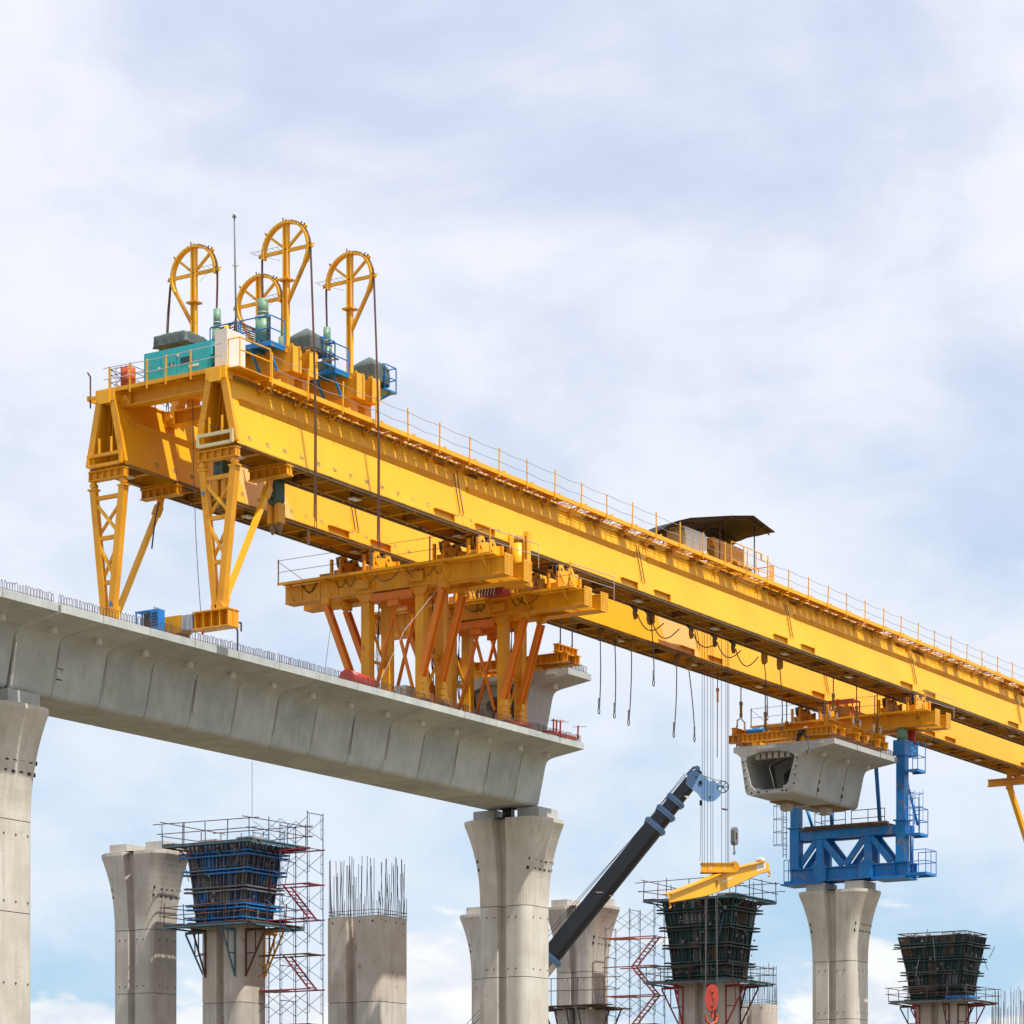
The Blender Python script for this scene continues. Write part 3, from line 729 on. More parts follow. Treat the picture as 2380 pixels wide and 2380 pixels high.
    # walkway: outer channel, inner stringer, zigzag lattice, brackets, posts, lines
    yo = yc+side*1.1; yi = yc+side*.5; zw = ZG+.05
    m = MB(); m.box(XG0+1.9 if side < 0 else XG0, XG1, yo-.05, yo+.05, zw-.08, zw+.12); m.build('walkway_channel', 'yellow', g)
    m = MB(); m.box(XG0+.3, XG1, yi-.03, yi+.03, zw-.2, zw-.12); m.tube((XG0+.3, yi+side*.05, ZG-.2), (XG1, yi+side*.05, ZG-.2), .03, 5); m.build('walkway_stringer', 'grime', g)
    # expanded metal deck over part of the walkway
    m = MB(); x = XG0+2
    while x < XG1:
        covered = (x < XG0+24) or (XG0+46 < x < XG0+58) or random.random() < .45
        if covered: m.box(x, x+.72, yi, yo-side*.05, zw+.012, zw+.03)
        x += .8
    m.build('walkway_plates', 'orange', g, kind='stuff')
    lat = None
    for k in range(int((XG1-XG0-2)/2.42)):
        if lat is None:
            x = XG0+2.0; m = MB(); st = .605
            for j in range(4):
                xa, xb = x+j*st, x+(j+1)*st
                a_, b_ = ((xa, yi, zw-.14), (xb, yo, zw-.05)) if j % 2 == 0 else ((xa, yo, zw-.05), (xb, yi, zw-.14))
                m.tube(a_, b_, .024, 4)
                m.bar((xa+.3, yi, zw-.02), (xa+.3, yo, zw-.02), .03, .04)
            m.bar((x, yi-side*.06, ZG-.5), (x, yo, zw-.06), .06, .07); m.bar((x, yi, zw-.12), (x, yo, zw-.06), .07, .06)
            m.box(x-.06, x+.06, yi-side*.1, yi+side*.06, ZG-.34, ZG-.14)
            lat = m.build('lattice_panel', 'orange', g)
            po = MB(); po.bar((x, yo+side*.07, zw-.22), (x, yo+side*.07, zw+1.12), .05, .05); post = po.build('railing_post', 'yellow', g)
            li = MB(); li.box(x+.5, x+.62, yo-.04, yo+.04, zw+.12, zw+.2); lip = li.build('lug', 'yellow', g)
        else:
            c = part_copy(lat, g, (2.42*k, 0, 0)); x = XG0+2.0+2.42*k; MB().bar((x, yo+side*.07, zw-.22), (x+random.uniform(-.05, .05), yo+side*(.07+random.uniform(-.02, .05)), zw+random.uniform(1.04, 1.2)), .05, .05).build('railing_post', 'yellow', g); part_copy(lip, g, (2.42*k, 0, 0))
    for hz in (1.0, .5):
        m = MB(); pts = []; x = XG0+2.0
        while x < XG1:
            pts += [(x, yo+side*.1, zw+hz), (x+1.2, yo+side*.1, zw+hz-.035-.04*random.random())]; x += 2.42
        m.path(pts, .014, 4); m.build('guard_line', 'galv', g)
    return g
g1 = girder(YN, -1); g2 = girder(YF, 1)
# stencilled numbers along the bottom of the near web and the inside of the far one
def text_mesh(s, size, o, ux, uy, name, mat, parent, ext=.004):
    cu_ = bpy.data.curves.new('t', 'FONT'); cu_.body = s; cu_.size = size; cu_.extrude = ext; cu_.align_x = 'CENTER'
    to = bpy.data.objects.new('t', cu_); COL.objects.link(to)
    dg_ = bpy.context.evaluated_depsgraph_get(); me = bpy.data.meshes.new_from_object(to.evaluated_get(dg_))
    bpy.data.objects.remove(to, do_unlink=True)
    ux, uy = Vector(ux).normalized(), Vector(uy).normalized(); un = ux.cross(uy)
    off = ROOT.get(parent.name, Vector())
    Mx = Matrix(((ux.x, uy.x, un.x, 0), (ux.y, uy.y, un.y, 0), (ux.z, uy.z, un.z, 0), (0, 0, 0, 1)))
    me.transform(Matrix.Translation(Vector(o)-off) @ Mx)
    me.materials.clear(); me.materials.append(M[mat])
    ob = bpy.data.objects.new(name, me); COL.objects.link(ob); ob.parent = parent; ROOT[ob.name] = off
    return ob
wup = Vector((0, .57, 2.9))
for k in range(1, 19):
    x = XG0+.95+(k-1)*1.15; z = ZB+.32
    text_mesh('%02d' % k, .26, (x, YN-.95+.57*(z-ZB)/2.9-.012, z), (1, 0, 0), wup, 'number_marking', 'markgrey', g1)
    if k > 1: text_mesh('%02d' % k, .26, (x, YF-.95+.57*(z-ZB)/2.9-.012, z), (1, 0, 0), wup, 'number_marking', 'markgrey', g2)
# pale tan patches with slanted ends on the far web
xa, xb = W(1515, Y=75.3).x, W(1612, Y=75.3).x
M['patch'] = paint('pale_tan_patch', (.80, .47, .15), (.76, .42, .12), .5, var=.3)
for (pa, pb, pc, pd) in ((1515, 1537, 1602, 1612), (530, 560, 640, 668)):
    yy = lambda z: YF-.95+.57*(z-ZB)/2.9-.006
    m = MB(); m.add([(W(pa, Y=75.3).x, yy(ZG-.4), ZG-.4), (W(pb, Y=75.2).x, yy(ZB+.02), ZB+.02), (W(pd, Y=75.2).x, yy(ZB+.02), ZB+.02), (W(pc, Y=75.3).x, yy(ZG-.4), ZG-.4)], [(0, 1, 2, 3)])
    m.build('pale_patch', 'patch', g2)
# end frames (A-shaped) at the left end
def end_frame(yc):
    x = XG0
    f = MB(); 
    for sy in (-1, 1): f.bar((x-.08, yc+sy*.93, ZB+.05), (x-.08, yc+sy*.34, ZG-.1), .16, .3, (0, 1, 0))
    fr = f.build('end_frame', 'orange', gan)
    for dy in (-.02, .3):
        m = MB(); m.bar((x+.7, yc+dy+.35, ZB+.05), (x+.5, yc+dy*.4, ZG-.2), .3, .03, (0, 1, 0)); m.build('inner_post', 'orange', fr)
    m = MB(); m.box(x-.2, x+.35, yc-.5, yc+.5, ZG-.25, ZG+.25); m.box(x-.26, x-.2, yc-.3, yc+.3, ZG-.35, ZG+.18); m.build('head_block', 'yellow', fr)
    # bottom cross beam with stiffeners
    m = MB(); m.ibeam((x+.05, yc+.98, ZB-.32), (x+.05, yc-.98, ZB-.32), .34, .4, .04)
    for k in range(6): m.box(x-.11, x+.2, yc-.95+k*.375, yc-.92+k*.375, ZB-.5, ZB-.14)
    m.build('bottom_beam', 'orange', fr)
    m = MB()
    for z in (ZB+.04, ZB+.46): m.bar((x-.2, yc+.86, z), (x-.2, yc-.86, z), .1, .13)
    for sy in (-1, 1): m.bar((x-.2, yc+sy*.86, ZB), (x-.2, yc+sy*.86, ZB+.52), .12, .14)
    m.build('guard_frame', 'cream' if yc == YN else 'orange', fr)
    for dy in (-.35, .3): MB().bar((x-.2, yc+dy, ZB+.5), (x-.2, yc+dy, ZB+1.15), .07).build('stub_post', 'yellow', fr)
end_frame(YN); end_frame(YF)
# cross beams between girder heads
m = MB(); m.ibeam((XG0+.5, YN+.5, ZG-.12), (XG0+.5, YF-.4, ZG-.12), .4, .62, .05); m.build('cross_beam', 'orange', gan)
m = MB(); m.ibeam((XG0+3.3, YN+.45, ZG-.3), (XG0+3.3, YF-.5, ZG-.3), .4, .62, .05); m.build('cross_beam', 'orange', gan)
for x, z in ((XG0+.5, ZG-.12), (XG0+3.3, ZG-.3)):
    m = MB(); m.box(x-.28, x+.28, YF-.62, YF-.4, z-.36, z+.3); m.tube((x-.32, YF-.75, z), (x+.32, YF-.75, z), .13, 12); m.box(x-.22, x+.22, YF-.95, YF-.62, z-.25, z+.25); m.build('hinge_block', 'orange', gan)
# machinery platform on the left end
m = MB(); m.box(XG0-.15, XG0-.05, YN-.3, YF+.1, ZG+.1, ZG+.26); m.box(XG0-.05, XG0+2.6, YN+.45, YF+.1, ZG+.2, ZG+.26)
for k in range(5): m.bar((XG0-.1, YN+1+k*1.1, ZG+.12), (XG0+.9, YN+.4+k*1.1, ZG+.12), .08)
m.box(XG0-.05, XG0+2.0, YN-1.12, YN-.3, ZG+.12, ZG+.16)
m.build('end_platform', 'orange', gan)
for y in (75.6, 74.5, 73.6, 72.6, 71.3): MB().bar((XG0-.14, y, ZG-.05), (XG0-.14, y, ZG+1.15), .06).build('railing_post', 'yellow', gan)
for hz in (.55, 1.02): MB().path([(XG0-.16, YF+.1, ZG+.1+hz), (XG0-.16, 73, ZG+.05+hz), (XG0-.16, YN-.3, ZG+.12+hz)], .018, 5).build('guard_line', 'galv', gan)
m = MB(); m.path([(XG0+.0, YN-.5, ZG+.2), (XG0, YN-.5, ZG+1.3), (XG0, YN-1.1, ZG+1.3), (XG0, YN-1.1, ZG+.2)], .03, 5); m.path([(XG0, YN-1.1, ZG+1.3), (XG0+2, YN-1.1, ZG+1.3), (XG0+2, YN-1.1, ZG+.2)], .03, 5); m.path([(XG0, YN-1.1, ZG+.8), (XG0+2, YN-1.1, ZG+.8)], .03, 5); m.build('gate_rail', 'yellow', gan)
# davit at the far corner
m = MB(); m.bar((XG0, YF+.4, ZG), (XG0, YF+.9, ZG+.05), .12, .14); m.build('davit_arm', 'orange', gan)
m = MB(); m.path([(XG0, YF+.95, ZG-.35), (XG0, YF+.95, ZG+.95), (XG0, YF+1.1, ZG+1.15)], .035, 6); m.build('davit_pole', 'rust', gan)
m = MB(); m.path([(XG0-.1, YN+.25, ZG-.6), (XG0-.15, YN+.5, ZG-.75), (XG0-.1, YN+.6, ZG-1.0)], .02); m.path([(XG0-.2, YN+.6, ZB+1.1), (XG0-.2, YN+.1, ZB+.75), (XG0-.2, YN-.5, ZB+.6)], .018); m.build('cable', 'dark', gan)

# front V legs, diagonal struts and their beams
ZLEG = CH+23.55
def v_leg(yc, foot_z, x, lab):
    l = bpy.data.objects.new('support_leg', None); COL.objects.link(l); l.parent = gan; ROOT[l.name] = ROOT[gan.name]; l.empty_display_size = .1
    top = ZB-.95; hb = .8
    for sy in (-1, 1):
        MB().bar((x, yc+sy*hb, top+.05), (x, yc+sy*.14, foot_z+.1), .22 if sy > 0 else .3, .30, (0, 1, 0)).build('leg_chord', 'orange', l)
        m = MB(); m.box(x-.16, x+.16, yc+sy*hb-.22, yc+sy*hb+.22, top+.05, top+.12); m.tube((x-.14, yc+sy*hb, top+.26), (x+.14, yc+sy*hb, top+.26), .12, 10); m.box(x-.1, x+.1, yc+sy*hb-.07, yc+sy*hb+.07, top+.1, ZB-.52); m.build('pin_joint', 'orange', l)
    H = top-foot_z
    def hy(t): return hb+(.14-hb)*t
    for t in (.05, .34, .66): MB().bar((x, yc-hy(t), top-H*t), (x, yc+hy(t), top-H*t), .14, .16).build('leg_rung', 'orange', l)
    for t0, t1 in ((.07, .32), (.36, .64)):
        MB().bar((x-.03, yc+hy(t0), top-H*t0), (x-.03, yc-hy(t1), top-H*t1), .1, .12).build('leg_diagonal', 'yellow', l)
        MB().bar((x+.05, yc-hy(t0), top-H*t0), (x+.05, yc+hy(t1), top-H*t1), .09, .11).build('leg_diagonal', 'orange', l)
    # long strut back up to the girder
    xs_, zs_ = x+3.35, ZB-.65
    MB().bar((x+.15, yc-.1, foot_z+.25), (xs_-.12, yc, zs_-.35), .2, .2).build('strut', 'yellow', l)
    m = MB(); m.bar((x+.18, yc-.1, foot_z+.2), (x+.32, yc-.1, foot_z+.5), .26, .26); m.build('strut_shoe', 'orange', l)
    m = MB(); m.bar((xs_-.35, yc, zs_-.75), (xs_-.12, yc, zs_-.3), .28, .3); m.bar((xs_-.1, yc, zs_-.3), (xs_, yc, zs_+.1), .12, .3); m.build('strut_end', 'orange', l)
    m = MB(); m.ibeam((xs_, yc+1.0, ZB-.36), (xs_, yc-1.05, ZB-.36), .4, .44, .05)
    for k in range(6): m.box(xs_-.18, xs_+.18, yc-1.0+k*.38, yc-.97+k*.38, ZB-.55, ZB-.16)
    m.build('strut_beam', 'orange', l)
    m = MB(); m.tube((x-.2, yc-.12, foot_z+.12), (x+.2, yc-.12, foot_z+.12), .2, 12); m.tube((x-.2, yc+.14, foot_z+.1), (x+.2, yc+.14, foot_z+.1), .14, 12); m.build('foot_pin', 'orange', l)
    # warning triangle
    t = .08 if lab == 0 else .82
    yy, zz = yc+hy(t)-.02, top-H*t-.5 if lab == 0 else top-H*t
    if lab == 0: MB().add([(x-.17, yy-.03+.1, zz+.14), (x-.17, yy-.03-.1, zz+.14), (x-.17, yy-.03, zz-.06)], [(0, 1, 2)]).build('warning_sign', 'blue', l)
    else:
        yy = yc-hy(t); MB().add([(x-.172, yy+.13, zz-.1), (x-.172, yy-.13, zz-.1), (x-.172, yy, zz+.16)], [(0, 1, 2)]).build('warning_sign', 'blue', l)
    return l
v_leg(YN, ZLEG+.0, XG0+.05, 0); v_leg(YF, ZLEG-.2, XG0+.05, 1)
# hanging hydraulic pods between the legs (green) with hooks
for (px, y0, y1, Y) in ((517, 1062, 1118, 71.5), (641, 1114, 1175, 70.6)):
    c = W(px, (y0+y1)/2, Y=Y); h = W(px, y0, Y=Y).z-W(px, y1, Y=Y).z
    t = T('pulley_block', 'dark green pulley block hanging under the near girder, %s' % ('left one behind the leg truss' if px < 600 else 'right one with two steel hooks'), 'pulley block', (c.x, c.y, c.z-h/2), 'dark green pulley blocks under the near girder')
    hw = .24
    m = MB(); poly = [(c.y-hw, c.z+h*.35), (c.y-hw*.7, c.z+h*.5), (c.y+hw*.7, c.z+h*.5), (c.y+hw, c.z+h*.35), (c.y+hw, c.z-h*.3), (c.y+hw*.6, c.z-h*.5), (c.y-hw*.6, c.z-h*.5), (c.y-hw, c.z-h*.3)]
    m.prism(poly, 'X', c.x-.3, c.x+.3); m.build('housing', 'dkgreen', t)
    m = MB(); m.box(c.x-.31, c.x-.302, c.y-.12, c.y+.12, c.z+h*.1, c.z+h*.36); m.tube((c.x-.33, c.y, c.z-h*.3), (c.x-.3, c.y, c.z-h*.3), .08, 12); m.build('recess', 'dark', t)
    m = MB(); m.box(c.x-.2, c.x+.25, c.y-.3, c.y-.08, c.z-h*.5-.75, c.z-h*.45); m.box(c.x-.2, c.x+.25, c.y+.08, c.y+.3, c.z-h*.5-.75, c.z-h*.45); m.build('hook_cheek', 'orange', t)
    for dy in (-.19, .19):
        m = MB(); m.prism([(c.y+dy-.1, c.z-h*.5-.5), (c.y+dy+.1, c.z-h*.5-.5), (c.y+dy+.1, c.z-h*.5-1.0), (c.y+dy, c.z-h*.5-1.2), (c.y+dy-.1, c.z-h*.5-1.0)], 'X', c.x-.05, c.x+.1); m.build('hook', 'rail', t)
    m = MB(); m.tube((c.x, c.y, c.z+h*.5), (c.x, c.y, ZB+1), .03, 5); m.build('rope', 'wire', t)
# cable ends bundle under far leg, cables by near leg
for (pts, Y, r_, lab, mt) in (([(370, 1168), (361, 1205), (357, 1238), (353, 1275)], 74.9, .035, 'dark cable bundle hanging under the far girder beside its diagonal strut', 'dark'),
        ([(539, 1175), (537, 1240), (529, 1330), (524, 1395)], 70.4, .022, 'thin dark cable hanging behind the near leg', 'wire'),
        ([(448, 930), (450, 1090), (455, 1240), (460, 1330), (467, 1428)], 73, .015, 'thin wire hanging from the machinery platform down to the yellow foot beam', 'wire'),
        ([(586, 1770), (586, 1830), (586, 1905)], 90.5, .014, 'thin wire hanging below the deck down to the blue formwork', 'wire'),
        ([(776, 1412), (764, 1490), (753, 1575)], 71.0, .012, 'thin wire stretched from the left beam end to the deck', 'wire'),
        ([(1032, 1350), (940, 1465), (880, 1590)], 70.4, .013, 'pale stay cable running diagonally across the left support frame', 'galv')):
    tagg(MB().path([W(a, b, Y=Y) for a, b in pts], r_, 5).build('cable', mt, loc=W(pts[-1][0], pts[-1][1], Y=Y)), lab, 'cable')

# foot beam resting on the deck under the V legs
fb = T('foot_beam', 'yellow box beam with one grey section lying across the deck under the near leg', 'steel beam', (XG0+.05, 72, ZT+.3))
x = XG0+.05
MB().ibeam((x, 69.25, ZLEG-.4), (x, 71.1, ZLEG-.4), .7, .72, .05).build('beam', 'orange', fb)
for k in range(5): MB().box(x-.34, x+.34, 69.28+k*.42, 69.31+k*.42, ZLEG-.71, ZLEG-.09).build('web_stiffener', 'orange', fb)
m = MB(); m.box(x-.3, x+.33, 71.1, 71.68, ZLEG-.7, ZLEG-.1)
for k in range(3): m.box(x-.34, x-.3, 71.12+k*.26, 71.15+k*.26, ZLEG-.7, ZLEG-.1)
m.build('grey_section', 'galv', fb)
MB().box(x-.33, x+.33, 71.68, 72.7, ZLEG-.78, ZLEG-.08).build('beam', 'orange', fb)
for y in (71.9, 72.5): MB().box(x-.3, x+.3, y-.15, y+.15, ZT, ZLEG-.79).build('packing_block', 'timber', fb)
tagg(MB().tube((x-.3, 70.6, ZLEG-.85), (x-.3, 70.6, ZLEG-1.0), .06, 8, .03).build('warning_lamp', 'red', loc=(x-.3, 70.6, ZLEG-.9)), 'small red lamp hanging below the end of the yellow foot beam', 'lamp')

# ---------------- things on the machinery platform ----------------
gen = T('generator', 'turquoise generator housing with vents on top of the left end of the gantry', 'generator', (XG0+1.2, 72.9, ZG+.28))
gx0, gx1, gy0, gy1, gz0, gz1 = XG0+.75, XG0+1.75, 71.0, 74.5, ZG+.28, ZG+1.72
MB().box(gx0, gx1, gy0, gy1, gz0, gz1).build('housing', 'teal', gen)
m = MB()
for a, b in ((71.1, 71.9), (72.0, 72.72), (72.8, 73.55), (73.62, 74.4)): m.box(gx0-.02, gx0, a, b, gz0+.2, gz1-.1)
m.build('door_panel', 'teal', gen)
m = MB()
for k in range(6): m.box(gx0-.035, gx0-.022, 71.95, 72.55, gz1-.5-.05*k, gz1-.475-.05*k)
for k in range(4): m.box(gx0-.035, gx0-.022, 72.9, 73.15, gz1-.62-.05*k, gz1-.6-.05*k)
for k in range(5): m.box(gx0+.15, gx1-.15, gy0-.02, gy0-.002, gz1-.25-.08*k, gz1-.2-.08*k)
for k in range(5): m.box(gx0+.15, gx1-.15, gy0-.02, gy0-.002, gz0+.2+.08*k, gz0+.24+.08*k)
m.build('vent', 'stain', gen)
m = MB()
for y, z in ((72.62, 1.1), (72.95, .75), (73.6, .7)): m.box(gx0-.034, gx0-.022, y, y+.12, gz0+z-.05, gz0+z+.06)
m.box(gx0-.05, gx0-.022, 71.6, 72.1, gz0+.5, gz0+.6)
m.build('decal', 'white', gen)
m = MB(); m.box(gx0-.02, gx1+.02, gy0-.02, gy1+.02, gz0-.07, gz0); m.build('skid', 'dark', gen)
cab = T('control_cabinet', 'tall cream control cabinet standing beside the turquoise generator', 'cabinet', (XG0+.9, 70.3, ZG+.28))
MB().box(XG0+.55, XG0+1.75, 70.0, 70.62, ZG+.28, ZG+2.0).build('housing', 'white', cab)
MB().box(XG0+.62, XG0+1.68, 69.985, 69.998, ZG+.36, ZG+1.25).build('door', 'white', cab)
m = MB(); m.tube((XG0+.9, 70.3, ZG+2.0), (XG0+.9, 70.3, ZG+2.22), .1, 10); m.build('beacon', M['yellow'], cab)
brl = T('oil_drum', 'orange-red oil drum in a wire basket at the far left corner of the platform', 'drum', (XG0+1.0, 75.5, ZG+.28))
MB().tube((XG0+.45, 75.1, ZG+.27), (XG0+.45, 75.1, ZG+1.15), .31, 16).build('barrel', 'orangered', brl)
m = MB()
for z in (.3, .55, .85, 1.1): m.path([(XG0+.05, 74.6, ZG+z), (XG0+.05, 75.7, ZG+z), (XG0+.95, 75.7, ZG+z), (XG0+.95, 74.6, ZG+z), (XG0+.05, 74.6, ZG+z)], .015, 4)
for k in range(5):
    m.path([(XG0+.05, 74.6+k*.27, ZG+.2), (XG0+.05, 74.6+k*.27, ZG+1.15)], .015, 4)
m.path([(XG0+.05, 74.6, ZG+.2), (XG0+.05, 75.7, ZG+1.1)], .015, 4); m.path([(XG0+.05, 75.7, ZG+.2), (XG0+.05, 74.6, ZG+1.1)], .015, 4); m.build('basket', 'rust', brl)
mast = T('lightning_mast', 'thin grey mast with a pointed tip rising above the cream cabinet', 'mast', (XG0+2.0, 70.5, ZG+.3))
p0 = W(551, 800, X=XG0+2.0); p1 = W(544.5, 505, X=XG0+2.0)
MB().tube((p0.x, p0.y, ZG+.3), p1, .05, 8, .03).build('pole', 'scaffgrey', mast)
MB().tube(p1, p1+Vector((0, 0, .25)), .09, 8, .005).build('tip', 'galv', mast)
m = MB()
for k in range(4): a = k*math.pi/2; m.tube(p0.lerp(p1, .62), p0.lerp(p1, .62)+Vector((.18*math.cos(a), .18*math.sin(a), .0)), .015, 4)
m.build('collar', 'cream', mast)

def tarp_block(cx, cy, z0, sx, sy, h, name_lab, peak=.25, mat='tarp', parent=None):
    m = MB(); rings = []; n = 48
    for k, (t, s_) in enumerate(((0, 1.06), (.15, 1.05), (.35, 1.02), (.55, 1.03), (.75, 1.0), (.9, 1.0), (1, .97))):
        ring = []
        for i in range(n):
            a = 2*math.pi*i/n; ca, sa = math.cos(a), math.sin(a); q_ = max(abs(ca), abs(sa)); x, y = ca/q_, sa/q_
            w = 1+(.05*math.sin(i*1.9+k*.9)+.035*math.sin(i*3.7+k*1.9))*(1.05-t)
            corner = min(abs(x), abs(y))**4
            ring.append((cx+sx/2*x*s_*w, cy+sy/2*y*s_*w, z0+h*t*(1-.06*corner*t)+.03*math.sin(i*1.3+k*2)*(1-t)+(.03*math.sin(i*2.2) if t == 1 else 0)))
        rings.append(ring)
    last = rings[-1]
    for f_, dz in ((.55, .5), (.08, 1.0)):
        rings.append([(cx+(p_[0]-cx)*f_, cy+(p_[1]-cy)*f_, z0+h+peak*dz) for p_ in last])
    m.loft(rings, smooth=True)
    return m

cl_ = T('tool_boxes', 'small boxes and dark hoses lying on the near girder walkway behind the cream cabinet', 'tool boxes', (XG0+3.5, 70, ZG+.2))
for k in range(6):
    x, y, w = XG0+2.6+k*.9, 69.65+random.uniform(-.1, .7), random.uniform(.1, .22)
    MB().box(x-w, x+w, y-w, y+w, ZG+.08, ZG+.2+w).build('box', random.choice(['rust', 'brightblue', 'grime', 'dkgreen', 'galv']), cl_)
for k in range(4): MB().path([(XG0+2.5+k, 69.6, ZG+.15), (XG0+3.1+k, 69.4, ZG+.3), (XG0+3.8+k, 69.7, ZG+.12), (XG0+4.2+k, 69.5, ZG+.2)], .025, 5).build('hose', 'dark', cl_)
def trolley(xc, label, first):
    t = T('winch_trolley', label, 'winch trolley', (xc, 73.05, ZG+.16), 'winch trolleys on top of the gantry')
    z0, z1 = ZG+.95, ZG+2.15
    for dx, (ya, yb) in ((0, (69.5, 76.7)), (1.0, (69.4, 76.9))):
        x = xc+dx
        MB().box(x-.26, x+.26, ya, yb, z0+.2, z1).build('box_beam', 'orange', t)  # orange sides against yellow end plates: shade of the sides painted in
        MB().box(x-.29, x+.29, ya-.03, ya, z0+.17, z1+.03).build('end_plate', 'yellow', t)
        m = MB()
        for y in (69.8, 71, 72.2, 73.8, 75.2, 76.2): m.box(x-.31, x-.26, y, y+.1, z1-.2, z1-.06)
        m.prism([(ya, z1), (ya+.22, z1), (ya+.2, z1+.12), (ya+.02, z1+.12)], 'X', x-.26, x-.22)
        m.prism([(ya, z1), (ya+.22, z1), (ya+.2, z1+.12), (ya+.02, z1+.12)], 'X', x+.22, x+.26)
        m.build('lug', 'yellow', t)
    for y in (YN, YF):
        for dx in (0, 1.0):
            m = MB(); m.box(xc+dx-.22, xc+dx+.22, y-.2, y+.2, ZG+.62, z0+.26); m.box(xc+dx-.35, xc+dx+.35, y-.16, y+.16, ZG+.36, ZG+.62); m.build('bogie', 'orange', t)
            m = MB()
            for w in (-.18, .18): m.tube((xc+dx+w, y-.08, ZG+.28), (xc+dx+w, y+.08, ZG+.28), .13, 12)
            m.build('wheel', 'rail', t)
    # cable guide loops: post, half-ring, spokes, strands over the top
    for (yl, sg, dz) in ((YN+.05, -1, 0), (74.95, 1, -.1)):
        lp = bpy.data.objects.new('cable_guide_loop', None); COL.objects.link(lp); lp.parent = t; ROOT[lp.name] = ROOT[t.name]; lp.empty_display_size = .1
        x = xc+.0; zc = CH+39.25+dz; R = 1.17
        MB().ibeam((x, yl, z1), (x, yl, zc+R+.08), .2, .24, .05, up=(0, 1, 0)).build('post', 'yellow', lp)
        MB().box(x-.2, x+.2, yl-.25, yl+.25, z1, z1+.08).build('foot_plate', 'orange', lp)
        m = MB(); m.box(x-.24, x+.24, yl-.26, yl+.26, zc-1.25, zc-1.18); m.build('flange', 'orange', lp)
        pts = []; nA = 22; a0, a1 = (-40, 190) if sg < 0 else (-10, 220)
        if sg < 0: a0, a1 = -32, 188
        else: a0, a1 = -8, 212
        m = MB()
        for k in range(nA+1):
            a = math.radians(a0+(a1-a0)*k/nA); pts.append(Vector((x, yl-R*math.cos(a), zc+R*math.sin(a))))
        for p_, q_ in zip(pts, pts[1:]):
            c_ = (p_+q_)/2-Vector((x, yl, zc)); m.bar(p_, q_+(q_-p_)*.05, .26, .10, c_.normalized())
        m.build('ring', 'yellow', lp)
        m = MB(); m.bar((x, yl-R-.22, zc), (x, yl+R+.22, zc), .1, .14)
        for a in (40, 140): ar = math.radians(a); m.bar((x, yl, zc+.05), (x, yl-R*math.cos(ar)*1.18, zc+R*math.sin(ar)*1.18), .1, .1)
        m.build('spoke', 'yellow', lp)
        m = MB()
        for a in (0, 45, 90, 135, 180):
            for w in (-.1, .1):
                ar = math.radians(a+4); m.bar((x+w, yl-(R+.03)*math.cos(ar), zc+(R+.03)*math.sin(ar)), (x+w, yl-(R+.2)*math.cos(ar), zc+(R+.2)*math.sin(ar)), .04)
        m.build('keeper_rods', 'rail', lp, kind='stuff')
        # brace: from the outer lower ring end down to the post
        ar = math.radians(a0 if sg < 0 else a1)
        MB().bar((x, yl-R*math.cos(ar), zc+R*math.sin(ar)), (x, yl, zc-R-1.1), .12, .14).build('loop_brace', 'orange', lp)
        m = MB(); yb = yl+(-sg)*(-.1)
        s2 = 1 if sg < 0 else -1
        for k in range(6): m.tube((x+.12+.0*k, yl+s2*(.1+.25*k), zc-.02), (x-.5, yl+s2*(.1+.25*k)+.05, zc+.03), .008, 4)
        m.path([(x-.5, yl, zc+.03), (x-.5, yl+s2*1.5, zc+.03)], .01, 4); m.path([(x-.4, yl+s2*1.45, zc), (x, yl+s2*.3, zc-.35)], .008, 4)
        m.build('ladder_mesh', 'rail', lp)
        # strands
        yout, yin = yl+sg*(R+.09), yl-sg*(R+.09)
        zend = CH+28.0 if sg < 0 else CH+34.0
        for w in range(4):
            dx = (w-1.5)*.03; m = MB(); P = []
            for k in range(13):
                a = math.radians(180*k/12); P.append((x+dx, yl+sg*(R+.085)*math.cos(a), zc+(R+.085)*math.sin(a)))
            P.append((x+dx, yin, zc-.6)); P.append((x+dx*.9, yl-sg*1.22, CH+37.3)); P.reverse()
            q_ = P; zz = zc; yy = yout; zend -= .12*w
            steps = 12
            for k in range(1, steps+1):
                u = k/steps; zz = zc+(zend-zc)*u
                q_.append((x+dx*(1+.3*math.sin(u*6+w))+.07*u*u*(1 if w % 2 else -.6), yout+sg*(.28*math.sin(min(u*2.2, 1.57))-.05*u)-(.25*u if sg < 0 else 0)*0, zz-random.uniform(0, .1)))
            m.path(q_, .019, 5); m.build('strand', 'brown', lp)
        if sg < 0:
            hk = MB(); hk.prism([(yout+.12, zend+.2), (yout+.2, zend+.2), (yout+.2, zend-.3), (yout+.15, zend-.4), (yout+.1, zend-.3)], 'X', x+.02, x+.08)
            hk.build('strand_hook', 'rail', lp)
    # strand jacks
    for y in (71.27, 73.7):
        j = bpy.data.objects.new('strand_jack', None); COL.objects.link(j); j.parent = t; ROOT[j.name] = ROOT[t.name]; j.empty_display_size = .1
        r = .32 if (first and y < 72) else .22; zt = CH+37.45; zb = z1+.15
        m = MB(); m.tube((xc, y, zb+.35), (xc, y, zb+1.35), r*.98, 16); m.tube((xc, y, zb+1.38), (xc, y, zt), r*.72, 16); m.build('cylinder', 'green', j)
        m = MB(); m.tube((xc, y, zb+1.33), (xc, y, zb+1.4), r*1.05, 16); m.tube((xc, y, zt-.6), (xc, y, zt-.55), r*.78, 16); m.build('collar', 'galv', j)
        m = MB()
        for k in range(6): a = k*math.pi/3; m.box(xc+r*.8*math.cos(a)-.05, xc+r*.8*math.cos(a)+.05, y+r*.8*math.sin(a)-.05, y+r*.8*math.sin(a)+.05, zb-.1, zb+.4)
        m.build('base_fin', 'green', j)
        m = MB()
